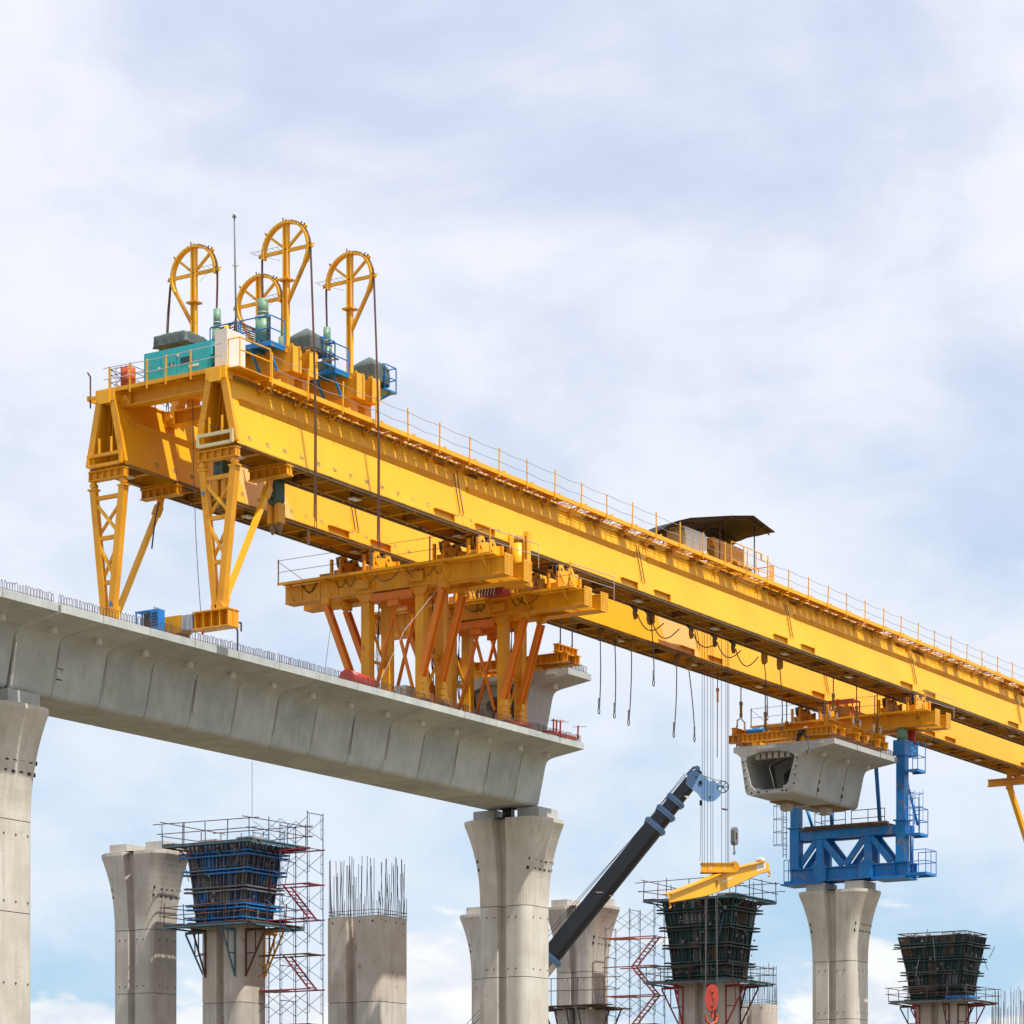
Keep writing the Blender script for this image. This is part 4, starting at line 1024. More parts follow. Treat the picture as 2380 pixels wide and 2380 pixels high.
        for k in range(3): m.path([(xc-.1, y-r*1.05, zb+1.2-k*.2), (xc-.15, y-r*1.3, zb+.8-k*.2), (xc-.1, y-r*1.2, zb+.1), (xc, y-r*1.7, zb-.1)], .02, 5)
        m.build('hose', 'dark', j)
    # blue working platform with rails and braces
    zp = z1-.02; xa, xb, ya, yb = xc-1.25, xc-.15, 69.5, 73.2
    m = MB(); m.box(xa, xb, 69.9, yb, zp, zp+.08); m.build('platform_plate', 'blue', t)
    m = MB()
    for y in (69.95, 71.0, 72.0, 73.1): m.bar((xa, y, zp-.07), (xb, y, zp-.07), .08, .12)
    m.bar((xa, 69.92, zp-.04), (xa, yb, zp-.04), .06, .18)
    m.build('platform_joist', 'blue', t)
    for y in (70.1, 71.0, 72.6): MB().bar((xa+.05, y, zp-.1), (xc-.55, y, z0+.2), .09).build('platform_brace', 'blue', t)
    def rail(p0, p1, h=1.05):
        p0, p1 = Vector(p0), Vector(p1); u = Vector((0, 0, 1)); m = MB()
        m.path([p0, p0+u*(h-.08), p0+(p1-p0)*.03+u*h, p1-(p1-p0)*.03+u*h, p1+u*(h-.08), p1], .028, 6)
        m.path([p0+u*.5*h, p1+u*.5*h], .026, 6)
        n_ = max(1, round((p1-p0).length/1.3))
        for k in range(1, n_): q_ = p0.lerp(p1, k/n_); m.path([q_, q_+u*h], .028, 6)
        m.build('hand_rail', 'brightblue', t)
    rail((xa+.03, 69.95, zp+.08), (xa+.03, 71.5, zp+.08)); rail((xa+.03, 71.6, zp+.08), (xa+.03, 73.1, zp+.08)); rail((xa+.03, 69.95, zp+.08), (xb-.1, 69.95, zp+.08)); 
    # walkway piece on the far side of the post
    MB().box(xc+1.95, xc+2.9, 69.6, 70.9, zp-.1, zp-.03).build('platform_plate', 'blue', t)
    rail((xc+2.0, 69.65, zp-.03), (xc+2.88, 69.65, zp-.03)); rail((xc+2.88, 69.65, zp-.03), (xc+2.88, 70.85, zp-.03)); rail((xc+2.0, 69.65, zp-.03), (xc+2.0, 70.85, zp-.03))
    MB().bar((xc+2.6, 69.8, zp-.15), (xc+1.7, 69.9, z0+.5), .09).build('platform_brace', 'blue', t)
    return t
tA = trolley(92.1, 'left winch trolley on the gantry, next to the turquoise generator, with the tallest cable loop', True)
tB = trolley(96.6, 'right winch trolley with blue platforms, tarpaulin-covered winch and cable loops beside the open walkway', False)
for (px0, px1, py0, py1, X, lab) in ((681, 745, 765, 835, 94.0, 'grey-green tarpaulin over a winch between the two trolley posts'), (826, 892, 832, 905, 98.6, 'grey-green tarpaulin over a winch at the right end of the right trolley'), (379, 460, 775, 820, 91.0, 'low grey tarpaulin behind the turquoise generator')):
    a_, b_ = W(px0, py1, X=X), W(px1, py1, X=X); zt_ = W((px0+px1)/2, py0, X=X).z
    sy = abs(a_.y-b_.y)*.92; cy_ = (a_.y+b_.y)/2
    zb_ = a_.z
    tagg(tarp_block(X, cy_, zb_, 1.0 if X > 92 else 1.4, sy, max(.5, zt_-zb_-.4), '', .42 if X > 92 else .25).build('tarp_cover', 'tarp', loc=(X, cy_, zb_)), lab, 'tarpaulin', 'tarpaulins over winches')
# pipe rack behind the mast
pr = T('hose_rack', 'dark rack of hoses and pipes running behind the mast between the trolleys', 'pipe rack', (91, 72, ZG+2))
m = MB()
for k in range(7): m.path([W(505+k*3, 772+k*5, Y=72.8), W(548+k*2, 750+k*6, Y=72.0), W(600, 772+k*5, Y=71.5)], .028, 5)
m.build('hose', 'rail', pr)
m = MB(); a_, b_ = W(505, 768, Y=72.8), W(548, 746, Y=72.0); m.bar(a_, b_, .05); m.bar(b_, W(600, 768, Y=71.5), .05); 
for k in range(4): q_ = a_.lerp(b_, k/3); m.bar(q_, (q_.x, q_.y, ZG+1.55), .05)
m.build('rack_frame', 'rust', pr)
# red barrier pipes
tagg(MB().path([W(700, 812, Y=69.3), W(730, 805, Y=69.3), W(786, 836, Y=69.3)], .035).path([W(736, 843, Y=69.3), W(786, 834, Y=69.3)], .035).build('barrier_pipe', 'rust', loc=W(736, 843, Y=69.3)), 'rust red pipe barrier between the two trolleys', 'barrier')

# ---------------- canopy machine at the right ----------------
YCM = 71.2
hs = T('hoist_unit', 'yellow hoist machine with handrails under the dark canopy on top of the near girder', 'hoist', (W(1700, Y=YCM).x, YCM, ZG+.2))
def pxx(px, Y=YCM): return W(px, Y=Y).x
x0, x1 = pxx(1650), pxx(1738)
MB().box(x0+.5, x1-.2, 71.3, 72.6, ZG+.45, W(1700, 1266, Y=71.3).z).build('machine_housing', 'orange', hs)
MB().box(x0+.1, x0+1.3, 70.9, 71.28, ZG+.45, ZG+1.1).build('gear_case', 'grime', hs)
m = MB()
for k in range(3): m.box(x0+.3+k*1.0, x0+1.0+k*1.0, 71.27, 71.298, ZG+.7, ZG+1.5)
m.build('access_door', 'orange', hs)
m = MB(); m.box(x0-.04, x0-.002, 70.9, 71.5, ZG+1.0, ZG+1.8); m.tube((x0+1, 70.3, ZG+.75), (x0+2.6, 70.3, ZG+.75), .3, 14); m.build('winch_drum', 'grime', hs)
MB().box(x0-.3, pxx(1800), 70.0, 73.2, ZG+.3, ZG+.42).build('base_frame', 'orange', hs)
def yrail(p0, p1, h=1.1, n_=2, par=hs):
    p0, p1 = Vector(p0), Vector(p1); u = Vector((0, 0, 1)); m = MB()
    m.path([p0, p0+u*h, p1+u*h, p1], .03, 5); m.path([p0+u*.55, p1+u*.55], .028, 5)
    for k in range(1, n_): q_ = p0.lerp(p1, k/n_); m.path([q_, q_+u*h], .03, 5)
    m.build('hand_rail', 'yellow', par)
xe = pxx(1796, 70.0)
yrail((x0+.1, 69.95, ZG+.42), (x1, 69.95, ZG+.42), 1.5, 3); yrail((x1+.2, 69.95, ZG+.42), (xe, 69.95, ZG+.42), 1.1, 3); yrail((xe, 69.95, ZG+.42), (xe, 71.8, ZG+.42), 1.1, 2)
m = MB(); m.box(pxx(1722), pxx(1733), 69.9, 70.0, ZG+1.55, ZG+1.9); m.build('floodlight', 'white', hs)
wc = T('electrical_cabinet', 'light grey electrical cabinet under the left side of the dark canopy', 'cabinet', (pxx(1620), 71, ZG+.3))
xa, xb = pxx(1592, 70.4), pxx(1643, 70.4)
zt_c = W(1640, 1240, Y=70.4).z
MB().box(xa, xb, 70.4, 71.5, ZG+.2, zt_c-.22).build('housing', 'white', wc)
MB().box(xa+.12, xb, 70.5, 71.4, zt_c-.22, zt_c).build('roof_box', 'white', wc)
m = MB(); n_ = 3
for k in range(n_): m.box(xa+.06+(xb-xa-.1)*k/n_, xa+(xb-xa-.05)*(k+1)/n_-.02, 70.375, 70.398, ZG+.3, zt_c-.4)
m.build('cabinet_door', 'white', wc)
cp = T('canopy', 'dark tarpaulin canopy sagging over a light frame on top of the near girder', 'canopy', (pxx(1680), 71.5, ZG+.2))
# roof sheet: ridge profile along X, draped across Y
prof = [(1522, 1238), (1570, 1213), (1606, 1203), (1700, 1198), (1752, 1198), (1780, 1220), (1802, 1236)]
m = MB(); rows = []
for i, (px, py) in enumerate(prof):
    row = []
    for j in range(9):
        v = j/8; Y = 69.6+v*2.8
        c_ = W(px, py, Y=69.6); z = c_.z-(.5 if 0 < i < 5 else .25)*v**1.6+.05*math.sin(i*2.1+j*1.7)*v
        if j == 8: z -= .25+.15*math.sin(i*2.3)
        row.append(Vector((c_.x, Y, z)))
    rows.append(row)
idx = lambda i, j: i*9+j
vs = [p_ for r_ in rows for p_ in r_]; vs2 = [p_-Vector((0, 0, .03)) for p_ in vs]
fs = [(idx(i, j), idx(i, j+1), idx(i+1, j+1), idx(i+1, j)) for i in range(len(prof)-1) for j in range(8)]
m.add(vs, fs, True); m.add(vs2, [tuple(reversed(f_)) for f_ in fs], True)
m.build('roof_tarp', 'blacktarp', cp)
m = MB()
for i in (1, 3, 5):
    for j in (2, 7): p_ = rows[i][j]; m.bar((p_.x, p_.y, ZG+.3), (p_.x, p_.y, p_.z-.05), .05)
    m.bar(rows[i][0]-Vector((0, 0, .1)), rows[i][8]-Vector((0, 0, .1)), .05)
for j in (1, 7):
    for i in range(1, 6): m.bar(rows[i][j]-Vector((0, 0, .12)), rows[i+1][j]-Vector((0, 0, .12)), .05)
m.bar(rows[3][1]-Vector((0, 0, .12)), rows[5][7]-Vector((0, 0, .12)), .04)
m.build('canopy_frame', 'rust', cp)

# ---------------- support frames on the deck ----------------
def roller(par, x, yc, zb, ztop):
    """double roller bogie that carries a girder's bottom flange"""
    for k, sy in enumerate((-1, 1)):
        y = yc+sy*.93
        b = bpy.data.objects.new('roller_bogie', None); COL.objects.link(b); b.parent = par; ROOT[b.name] = ROOT[par.name]; b.empty_display_size = .1
        m = MB()
        for dx in (-.62, .25):
            m.tube((x+dx+.1, y-.1, ztop-.32), (x+dx+.1, y+.1, ztop-.32), .3, 16)
        m.build('roller_wheel', 'dark', b)
        m = MB()
        for dx in (-.62, .25):
            for dy in (-.16, .16):
                m.prism([(x+dx-.15, ztop-.1), (x+dx+.22, ztop-.06), (x+dx+.4, ztop-.3), (x+dx+.75, ztop-.25), (x+dx+.7, ztop-.75), (x+dx+.5, ztop-1.0), (x+dx-.05, ztop-.5)], 'Y', y+dy-.03, y+dy+.03)
        m.build('roller_cheek', 'yellow', b)
        m = MB()
        for dx in (-.5, .37): m.tube((x+dx-.02+.1-.1, y-.2, ztop-.3), (x+dx-.02, y+.2, ztop-.3), .07, 10)
        m.build('axle', 'stain', b)
        m = MB(); m.box(x-.85, x+.95, y-.22, y+.22, zb+.28, zb+.52); m.box(x-.5, x+.6, y-.3, y+.3, zb, zb+.28); m.build('roller_base', 'orange', b)
        m = MB()
        for dx in (-1.05, .95):
            m.box(x+dx, x+dx+.14, y-.32, y-.2, zb+.1, zb+1.0); m.box(x+dx, x+dx+.14, y+.2, y+.32, zb+.1, zb+1.0)
        m.build('guide_plate', 'orange', b)
        m = MB(); m.path([(x-.9, y-.4, zb+.05), (x-.6, y-.5, zb+.35), (x-.2, y-.45, zb+.1), (x+.3, y-.5, zb+.3), (x+.8, y-.4, zb+.05)], .03, 5); m.build('hose', 'dark', b)
def top_beams(par, x1, x2, ya, yb, z0, z1, mat='trestle', rails=True):
    for x, (a, b) in ((x1, (ya, yb)), (x2, (ya, yb+.1))):
        m = MB(); m.box(x-.3, x+.3, a, b, z0+.05, z1-.05); m.build('box_beam', mat, par)
        m = MB(); m.box(x-.36, x+.36, a, b, z1-.05, z1); m.box(x-.36, x+.36, a, b, z0, z0+.05)
        m.box(x-.34, x+.34, a-.03, a, z0-.03, z1+.12)
        m.build('flange_plate', mat, par)
        m = MB(); y = a+.8
        while y < b: m.box(x-.34, x-.3, y, y+.04, z0+.05, z1-.05); y += 1.05
        m.build('web_stiffener', mat, par)
        m = MB()
        for k in range(7):
            z = z0+.06+k*.12
            for dx in (-.24, -.1, .1, .24): m.box(x+dx-.02, x+dx+.02, a-.045, a-.03, z, z+.04)
        m.build('bolts', 'grime', par, kind='stuff')
    # walkway on the camera side of the first beam
    m = MB(); m.box(x1-1.0, x1-.95, ya+.3, yb-.05, z1-.06, z1+.06); m.box(x1-.95, x1-.38, ya+.3, yb-.1, z1+.0, z1+.03); m.build('walkway', mat, par)
    y = ya+.8
    while y < yb+.2:
        m = MB(); m.bar((x1-.95, y, z1-.06), (x1-.33, y, z0+.1), .05); m.bar((x1-.95, y, z1-.05), (x1-.33, y, z1-.05), .05, .06); m.build('walkway_bracket', mat, par); y += 2.2
    if rails:
        P = [ya+.35, ya+3.6, ya+6.9, yb-.1]
        for y in P: MB().bar((x1-.98, y, z1), (x1-.98, y, z1+1.15), .05).build('railing_post', 'yellow' if y < ya+2 else 'rail', par)
        for hz in (1.1, .55): MB().path([(x1-.98, y, z1+hz) for y in P], .013, 4).build('guard_line', 'wire', par)
        MB().path([(x1-.98, P[-1], z1+1.05), (x2+.3, P[-1]-.4, z1+.05)], .016, 4).build('guard_line', 'wire', par)
        MB().path([(x1-.98, P[0], z1+1.1), (x2+1.2, P[0]-.2, z1+1.1), (x2+1.2, P[0]-.2, z1)], .02, 4).build('guard_line', 'galv', par)
        MB().path([(x1-.98, P[0], z1+.55), (x2+1.2, P[0]-.2, z1+.55)], .02, 4).build('guard_line', 'galv', par)
    # between-beams diaphragms and a slatted end platform
    m = MB()
    for k in range(9): m.box(x1+.36, x2-.36, ya+.3+k*.16, ya+.36+k*.16, z0+.02, z0+.07)
    m.build('grating', mat, par)
    m = MB()
    for y in (ya+2.2, (ya+yb)/2, yb-2.5): m.box(x1+.3, x2-.3, y, y+.1, z0+.1, z1-.1)
    m.build('tie_beam', mat, par)
def support_frame(x1, x2, label, z0, z1):
    f = T('girder_trestle', label, 'support frame', (x1, 73.5, ZT), 'yellow support frames standing on the deck')
    ya, yb = 67.3, 79.6
    top_beams(f, x1, x2, ya, yb, z0, z1)
    zf = ZT+.75
    for x in (x1, x2):
        for y in (72.0, 75.05):
            m = MB()
            m.box(x-.21, x-.16, y-.23, y+.23, zf, z0); m.box(x+.16, x+.21, y-.23, y+.23, zf, z0); m.box(x-.16, x+.16, y-.21, y-.17, zf, z0); m.box(x-.16, x+.16, y+.17, y+.21, zf, z0)
            m.build('column', 'trestle', f)
            m = MB(); m.box(x-.35, x+.35, y-.35, y+.35, zf-.06, zf); 
            for dy in (-.24, .24): m.box(x-.3, x+.3, y+dy-.02, y+dy+.02, zf, zf+.25)
            m.build('base_plate', 'orange', f)
            MB().box(x-.3, x+.3, y-.3, y+.3, ZT, zf-.06).build('packing_block', 'timber', f)
        # short stubs and outriggers raking outwards
        for (yt, yb_) in ((70.55, 71.72), (77.1, 75.5)):
            m = MB(); m.ibeam((x-.42, yt, z0-.35), (x-.42, yb_, zf+.9), .26, .36, .04, up=(1, 0, 0)); m.build('raker', 'brace', f)
            m = MB(); m.box(x-.55, x-.25, yt-.2, yt+.2, z0-.3, z0-.02); m.build('raker_head', 'orange', f)
            m = MB(); m.box(x-.56, x-.26, yb_-.16, yb_+.18, zf+.6, zf+.88); m.box(x-.5, x-.3, yb_-.05, yb_+.12, zf+.05, zf+.6); m.box(x-.54, x-.26, yb_-.14, yb_+.2, zf, zf+.05); m.box(x-.54, x-.26, yb_-.12, yb_+.18, zf+.3, zf+.33); m.build('raker_shoe', 'orange', f)
        m = MB(); m.box(x-.3, x+.1, 72.35, 74.7, z0-.42, z0-.1); m.build('tie_channel', 'brace', f)
        for (a, b) in ((72.45, 73.65), (74.55, 73.35)):
            MB().tube((x-.1, b, z0-.5), (x-.1, a, zf+.5), .085, 8).build('diagonal_brace', 'brace', f)
        MB().box(x-.2, x-.05, 73.2, 73.8, z0-.72, z0-.42).build('gusset_plate', 'brace', f)
    # bracing between the two rows of columns
    for y in (72.0, 75.05):
        for k, (za, zb_) in enumerate(((zf+.3, zf+2.0), (zf+2.1, zf+3.7))):
            MB().bar((x1+.25, y, zb_ if k % 2 else za), (x2-.25, y, za if k % 2 else zb_), .1).build('column_brace', 'orange', f)
        MB().bar((x1+.25, y, zf+2.05), (x2-.25, y, zf+2.05), .12).build('column_brace', 'orange', f)
        m = MB()
        for k in range(3): m.path([(x2-.1+.05*k, y+.45, z0), (x2-.05*k, y+.5+.05*k, (z0+zf)/2), (x2+.1*k, y+.4, zf-.2)], .02, 4)
        m.build('hanging_cable', 'dark', f)
    for yc in (YN, YF): roller(f, (x1+x2)/2, yc, z1, ZB-.14)
    for k in range(7):
        y = random.uniform(ya+1, yb-1); x = random.choice((x1, x2)); w = random.uniform(.1, .3)
        MB().box(x-w, x+w, y-w*1.3, y+w*1.3, z1, z1+random.uniform(.12, .4)).build('packer', random.choice(['orange', 'yellow', 'timber', 'grime']), f)
    for k in range(9):
        y = random.uniform(ya+1.5, yb-1.5); L_ = random.uniform(.5, 1.6); P = []
        for j in range(7): P.append((x1-.33-.04*random.random(), y+L_*j/6, z1+.02-(.4+.08*random.random())*math.sin(j/6*3.14)))
        MB().path(P, .018, 4).build('hose', random.choice(['dark', 'wire', 'dark', 'grime']), f)
    for y in (72.0, 75.05):
        for x in (x1, x2):
            m = MB(); m.prism([(y-.55, z0), (y+.55, z0), (y+.23, z0-.4), (y-.23, z0-.4)], 'X', x-.25, x-.215); m.build('gusset_plate', 'orange', f)
            if x == x1: MB().box(x1-.46, x1-.345, y-.35, y+.35, z0+.18, z1-.2).build('bracket_box', 'orange', f)
    return f
sfA = support_frame(104.9, 106.5, 'left yellow support frame on the deck, with a blue strip on its top beam', CH+27.9, CH+28.72)
sfB = support_frame(111.8, 113.3, 'right yellow support frame on the deck near the deck end, carrying both girders', CH+27.75, CH+28.5)
# blue/green pads and a jack with hose bucket on the beams
tagg(MB().box(105.0, 105.5, 72.7, 74.0, CH+28.73, CH+28.95).build('steel_strip', 'skyblue', loc=(105.2, 73.3, CH+28.73)), 'pale blue steel strip lying on the left support beam', 'steel strip')
cyl = T('jack_cylinder', 'yellow upright jack cylinder between tall plates at the right end of the left support frame', 'jack', (107.6, 69.0, CH+28.7))
q = W(1205, 1290, X=107.8)
m = MB(); m.tube((q.x, q.y, CH+28.2), (q.x, q.y, CH+30.0), .3, 16); m.build('cylinder', 'yellow', cyl)
m = MB(); m.tube((q.x, q.y, CH+30.0), (q.x, q.y, CH+30.35), .24, 14, .2); m.build('cylinder_head', 'grime', cyl)
for dy in (-.55, -.4, .4, .55): MB().box(q.x-.15, q.x+.15, q.y+dy-.03, q.y+dy+.03, CH+28.1, CH+30.5).build('guide_plate', 'yellow', cyl)
m = MB(); m.box(q.x-.3, q.x+.3, q.y-.6, q.y+.6, CH+28.0, CH+28.2); m.build('base', 'orange', cyl)
# red hose pump pack on frame B
hp = T('hose_pack', 'red hydraulic pack with tangled black and white hoses between the support beams', 'hydraulic pack', W(1140, 1375, Y=71.5))
c_ = W(1135, 1378, Y=71.5)
MB().box(c_.x-.3, c_.x+.4, c_.y-1.0, c_.y+.2, c_.z-.2, c_.z+.5).build('tank', 'red', hp)
m = MB()
for k in range(16):
    y = c_.y-.8+k*.12; m.path([(c_.x-.3, y, c_.z+.45), (c_.x-.5, y+.05, c_.z+.3), (c_.x-.45, y+.2*math.sin(k), c_.z-.3)], .025, 4)
m.build('hose', 'dark', hp)
m = MB()
for k in range(10): y = c_.y-.7+k*.17; m.path([(c_.x-.35, y, c_.z+.4), (c_.x-.58, y-.05, c_.z+.1), (c_.x-.5, y+.1, c_.z-.25)], .02, 4)
m.build('hose', 'white', hp)

# ---------------- things on the deck ----------------
cm_ = T('compressor', 'blue compressor with open dark side standing on the deck behind the rebar', 'compressor', W(330, 1440, Y=72.5))
a_ = W(318, 1440, X=86.2); b_ = W(368, 1440, X=86.2); zt_ = W(340, 1418, X=86.2).z
MB().box(86.2, 86.6, b_.y, b_.y+.42, ZT+.45, zt_).build('housing', 'brightblue', cm_)
m = MB()
for k in range(5): m.box(86.16, 86.2, b_.y+.05, b_.y+.35, zt_-.2-.12*k, zt_-.15-.12*k)
m.build('louvre', 'dark', cm_)
MB().box(86.25, 86.55, b_.y+.42, a_.y-.3, ZT+.45, zt_-.14).build('engine', 'dark', cm_)
m = MB(); m.box(86.2, 86.6, b_.y+.42, a_.y+.1, zt_-.05, zt_)
for y in (a_.y+.05, ): m.bar((86.22, y, ZT+.4), (86.22, y, zt_), .05); m.bar((86.58, y, ZT+.4), (86.58, y, zt_), .05)
m.build('canopy_frame', 'blue', cm_)
MB().box(86.1, 86.7, b_.y-.1, a_.y+.2, ZT+.12, ZT+.45).build('skid', 'blue', cm_)
for k in range(3): MB().tube((86.3+.12*k, b_.y+.3, zt_), (86.3+.12*k, b_.y+.3, zt_+.12), .025, 5).build('lifting_eye', 'rail', cm_)
c_ = W(408, 1447, Y=72.6)
m = MB()
for k in range(5): m.path([(c_.x+.35*math.cos(a*.628), c_.y+.35*math.sin(a*.628), ZT+.2+k*.09) for a in range(11)], .035, 5)
tagg(m.build('cable_coil', 'white', loc=(c_.x, c_.y, ZT)), 'pale coil of cable on the deck between compressor and foot beam', 'coil')
c_ = W(378, 1446, Y=73)
tagg(MB().box(c_.x-.3, c_.x+.3, c_.y-.25, c_.y+.3, ZT, ZT+.85).build('wooden_crate', 'timber', loc=(c_.x, c_.y, ZT)), 'small brown crate behind the rebar beside the blue compressor', 'crate')
a_, b_ = W(815, 1580, Y=71.0), W(845, 1592, Y=71.0)
rl = MB().tube((a_.x-.3, 71.0, ZT+.42), (b_.x+.6, 71.2, ZT+.42), .4, 18)
tagg(rl.build('tarp_roll', 'red', loc=(a_.x, 71, ZT)), 'red rolled tarpaulin lying behind the rebar left of the support frame', 'tarpaulin roll')
a_ = W(955, 1600, Y=72.8)
tagg(MB().box(a_.x-.7, a_.x+.5, 72.6, 73.2, ZT, ZT+1.35).build('crate', 'pier_grey', loc=(a_.x, 72.8, ZT)), 'pale grey crate standing on the deck inside the left support frame', 'crate')
q = W(552, 1512, Y=70.4)
tagg(MB().path([(q.x, 70.4, ZT), (q.x, 70.4, ZT+1.0), (q.x-.12, 70.4, ZT+1.1), (q.x-.12, 70.4, ZT+1.3), (q.x+.25, 70.4, ZT+1.35), (q.x+.25, 70.4, ZT+1.0)], .04).build('bent_pipe', 'rebar', loc=(q.x, 70.4, ZT)), 'bent dark steel pipe standing among the rebar loops right of the foot beam', 'pipe')
# red clamps on the deck end
for k, (px, py) in enumerate(((1286, 1680), (1293, 1692), (1302, 1694), (1343, 1702))):
    q = W(px, py, Y=70.9); 
    cl = T('edge_clamp', ['leftmost of the red clamps sticking up at the deck end', 'second red clamp from the left at the deck end', 'third red clamp from the left at the deck end', 'rightmost red clamp standing alone at the deck tip'][k], 'clamp', (q.x, q.y, ZT), 'red clamps at the deck end')
    MB().bar((q.x, q.y+1.0, ZT+.35), (q.x, q.y, ZT+.45), .06).build('clamp_arm', 'red', cl)
    MB().bar((q.x, q.y, ZT+.42), (q.x, q.y-.02, ZT+1.1), .06).build('clamp_upright', 'red', cl)
    MB().tube((q.x-.2, q.y+.15, ZT+1.02), (q.x+.3, q.y-.3, ZT+1.06), .018, 5).build('clamp_screw', 'rail', cl)
q = W(1300, 1700, Y=71)
tagg(MB().box(q.x-1.5, q.x+.9, 70.6, 72.3, ZT+.25, ZT+.42).build('steel_tray', 'red', loc=(q.x, 71, ZT)), 'dark red steel tray lying across the deck end below the clamps', 'tray')
tagg(MB().box(q.x-4.4, q.x-3.2, 70.5, 71.3, ZT+.3, ZT+.42).build('steel_tray', 'orangered', loc=(q.x-3.8, 71, ZT)), 'small red steel tray behind the rebar at the foot of the right frame', 'tray')

# ---------------- hanging segments ----------------
def hanging_group(xs_, zt, label, n_beams, sling_top, yb0=70.3, yb1=76.95, group='precast segments hanging from the gantry'):
    s = T('hanging_segments', label, 'bridge segments', (xs_[0], 73.9, zt-2.9), group)
    for k, (a, b) in enumerate(zip(xs_, xs_[1:])):
        sg = segment(s, a+.03, b-.03, zt, hollow=True, mat='newcrete')
        # shear keys down both webs on each face, tendon holes round the rim
        kb = MB()
        for z in [zt-.75-.24*j for j in range(8)]:
            t = (zt-z-.62)/2.0; yw = 72.12+.27*t
            kb.box(a+.01, a+.06, yw+.06, yw+.3, z-.08, z+.04)
            yw = 75.93-.3*t
            kb.box(a+.01, a+.06, yw-.3, yw-.06, z-.08, z+.04)
        kb.box(a+.01, a+.05, 73.4, 74.6, zt-2.83, zt-2.72); kb.box(a+.01, a+.05, 73.2, 74.8, zt-.25, zt-.12); kb.box(a+.01, a+.05, 70.6, 71.2, zt-.24, zt-.14)
        kb.build('shear_key', 'pier_grey', sg, kind='stuff')
        hb = MB()
        for z in [zt-.95-.48*j for j in range(4)]:
            t = (zt-z-.62)/2.0
            for yw in (72.22+.27*t, 75.8-.3*t): hb.tube((a+.0, yw, z), (a+.05, yw, z), .05, 8)
            if k > 0: hb.box(a-.05, a+.05, 72.14+.27*t, 72.2+.27*t, z-.13, z+.09)
        for y in (72.95, 73.2, 74.2, 74.75, 75.2): hb.tube((a+.0, y, zt-2.74), (a+.05, y, zt-2.74), .055, 8)
        hb.build('tendon_hole', 'stain', sg, kind='stuff')
        if k == 0:
            m = MB(); m.box(a+.3, b-.3, 72.75, 73.3, zt-2.62, zt-2.4); m.box(a+.3, b-.3, 74.8, 75.2, zt-2.62, zt-2.45)
            for j in range(6): m.box(a+.4, a+.8, 72.9+j*.4, 73.15+j*.4, zt-.75, zt-.4)
            m.build('anchor_blocks', 'pier_grey', sg, kind='stuff')
        if k == 1 or len(xs_) == 2:
            # diaphragm with a smaller opening
            o_ = [(72.5, -.75), (73.5, -.42), (74.6, -.4), (75.5, -.7), (75.2, -2.35), (74.9, -2.58), (73.3, -2.58), (72.9, -2.3)]
            i_ = [(73.05, -1.15), (73.45, -.95), (74.45, -.95), (74.85, -1.25), (74.7, -2.5), (73.15, -2.5)]
            for xa_ in (a+.35,):
                m = MB()
                for q_ in (o_, i_): m.loft([[(xx, y, zt+z) for y, z in q_] for xx in (xa_, xa_+.5)], cap=False)
                for xx in (xa_, xa_+.5):
                    base = len(m.v); m.v += [Vector((xx, y, zt+z)) for y, z in o_+i_]
                    for tri in tessellate_polygon([[Vector((y, z, 0)) for y, z in o_], [Vector((y, z, 0)) for y, z in i_]]): m.f.append([base+i for i in tri]); m.sm.append(False)
                m.build('diaphragm', 'newcrete', sg)
        if k == len(xs_)-2:
            MB().loft([[(xx, y*.985+73.9*.015, zt+z) for y, z in section_inner(0)] for xx in (b-.5, b-.3)]).build('end_wall', 'pier_grey', sg)
        if k: MB().loft([[(xx, 73.9+(y-73.9)*.93, zt-1.4+(z+1.4)*.93) for y, z in section_outer(0)] for xx in (a-.04, a+.0)]) if False else None
        # lifting frame: two transverse beams and a short cross beam at the near end
    return s
xh = [143.35, 146.4, 149.55, 152.0]
ZH = CH+26.15
hg = hanging_group(xh, ZH, 'three pale precast box segments hanging in line under the gantry above the blue tower', 2, ZB)
def hanger(x, y, ztop, zbot, idx, lab, pin=None, fork=True, mat='wire'):
    """wire sling from the girder, flat clevis, then two legs down to a lifting beam"""
    h = T('wire_sling', lab, 'sling', (x, y, zbot), 'slings and hangers holding the segments')
    zc = pin if pin else ztop-1.3
    MB().tube((x, y, ztop), (x, y, zc+.25), .035, 5).build('upper_rope', mat, h)
    m = MB(); m.box(x-.13, x+.13, y-.05, y+.05, zc+.05, zc+.26); m.box(x-.05, x+.05, y-.06, y+.06, zc-.35, zc+.05); m.box(x-.1, x-.06, y-.03, y+.03, zc-.4, zc+.05); m.box(x+.06, x+.1, y-.03, y+.03, zc-.4, zc+.05); m.box(x-.1, x+.1, y-.05, y+.05, zc-.66, zc-.4); m.build('clevis', 'grime', h)
    if fork:
        for d in (-.45, .45):
            MB().tube((x, y, zc-.7), (x+d, y, zbot+.45), .032, 5).build('rope_leg', mat, h)
            MB().tube((x+d, y, zbot+.5), (x+d*1.04, y, zbot+.05), .06, 6).build('rope_socket', 'white', h)
    else:
        MB().tube((x, y, zc-.7), (x, y, zbot+.3), .032, 5).build('rope_leg', mat, h)
    return h
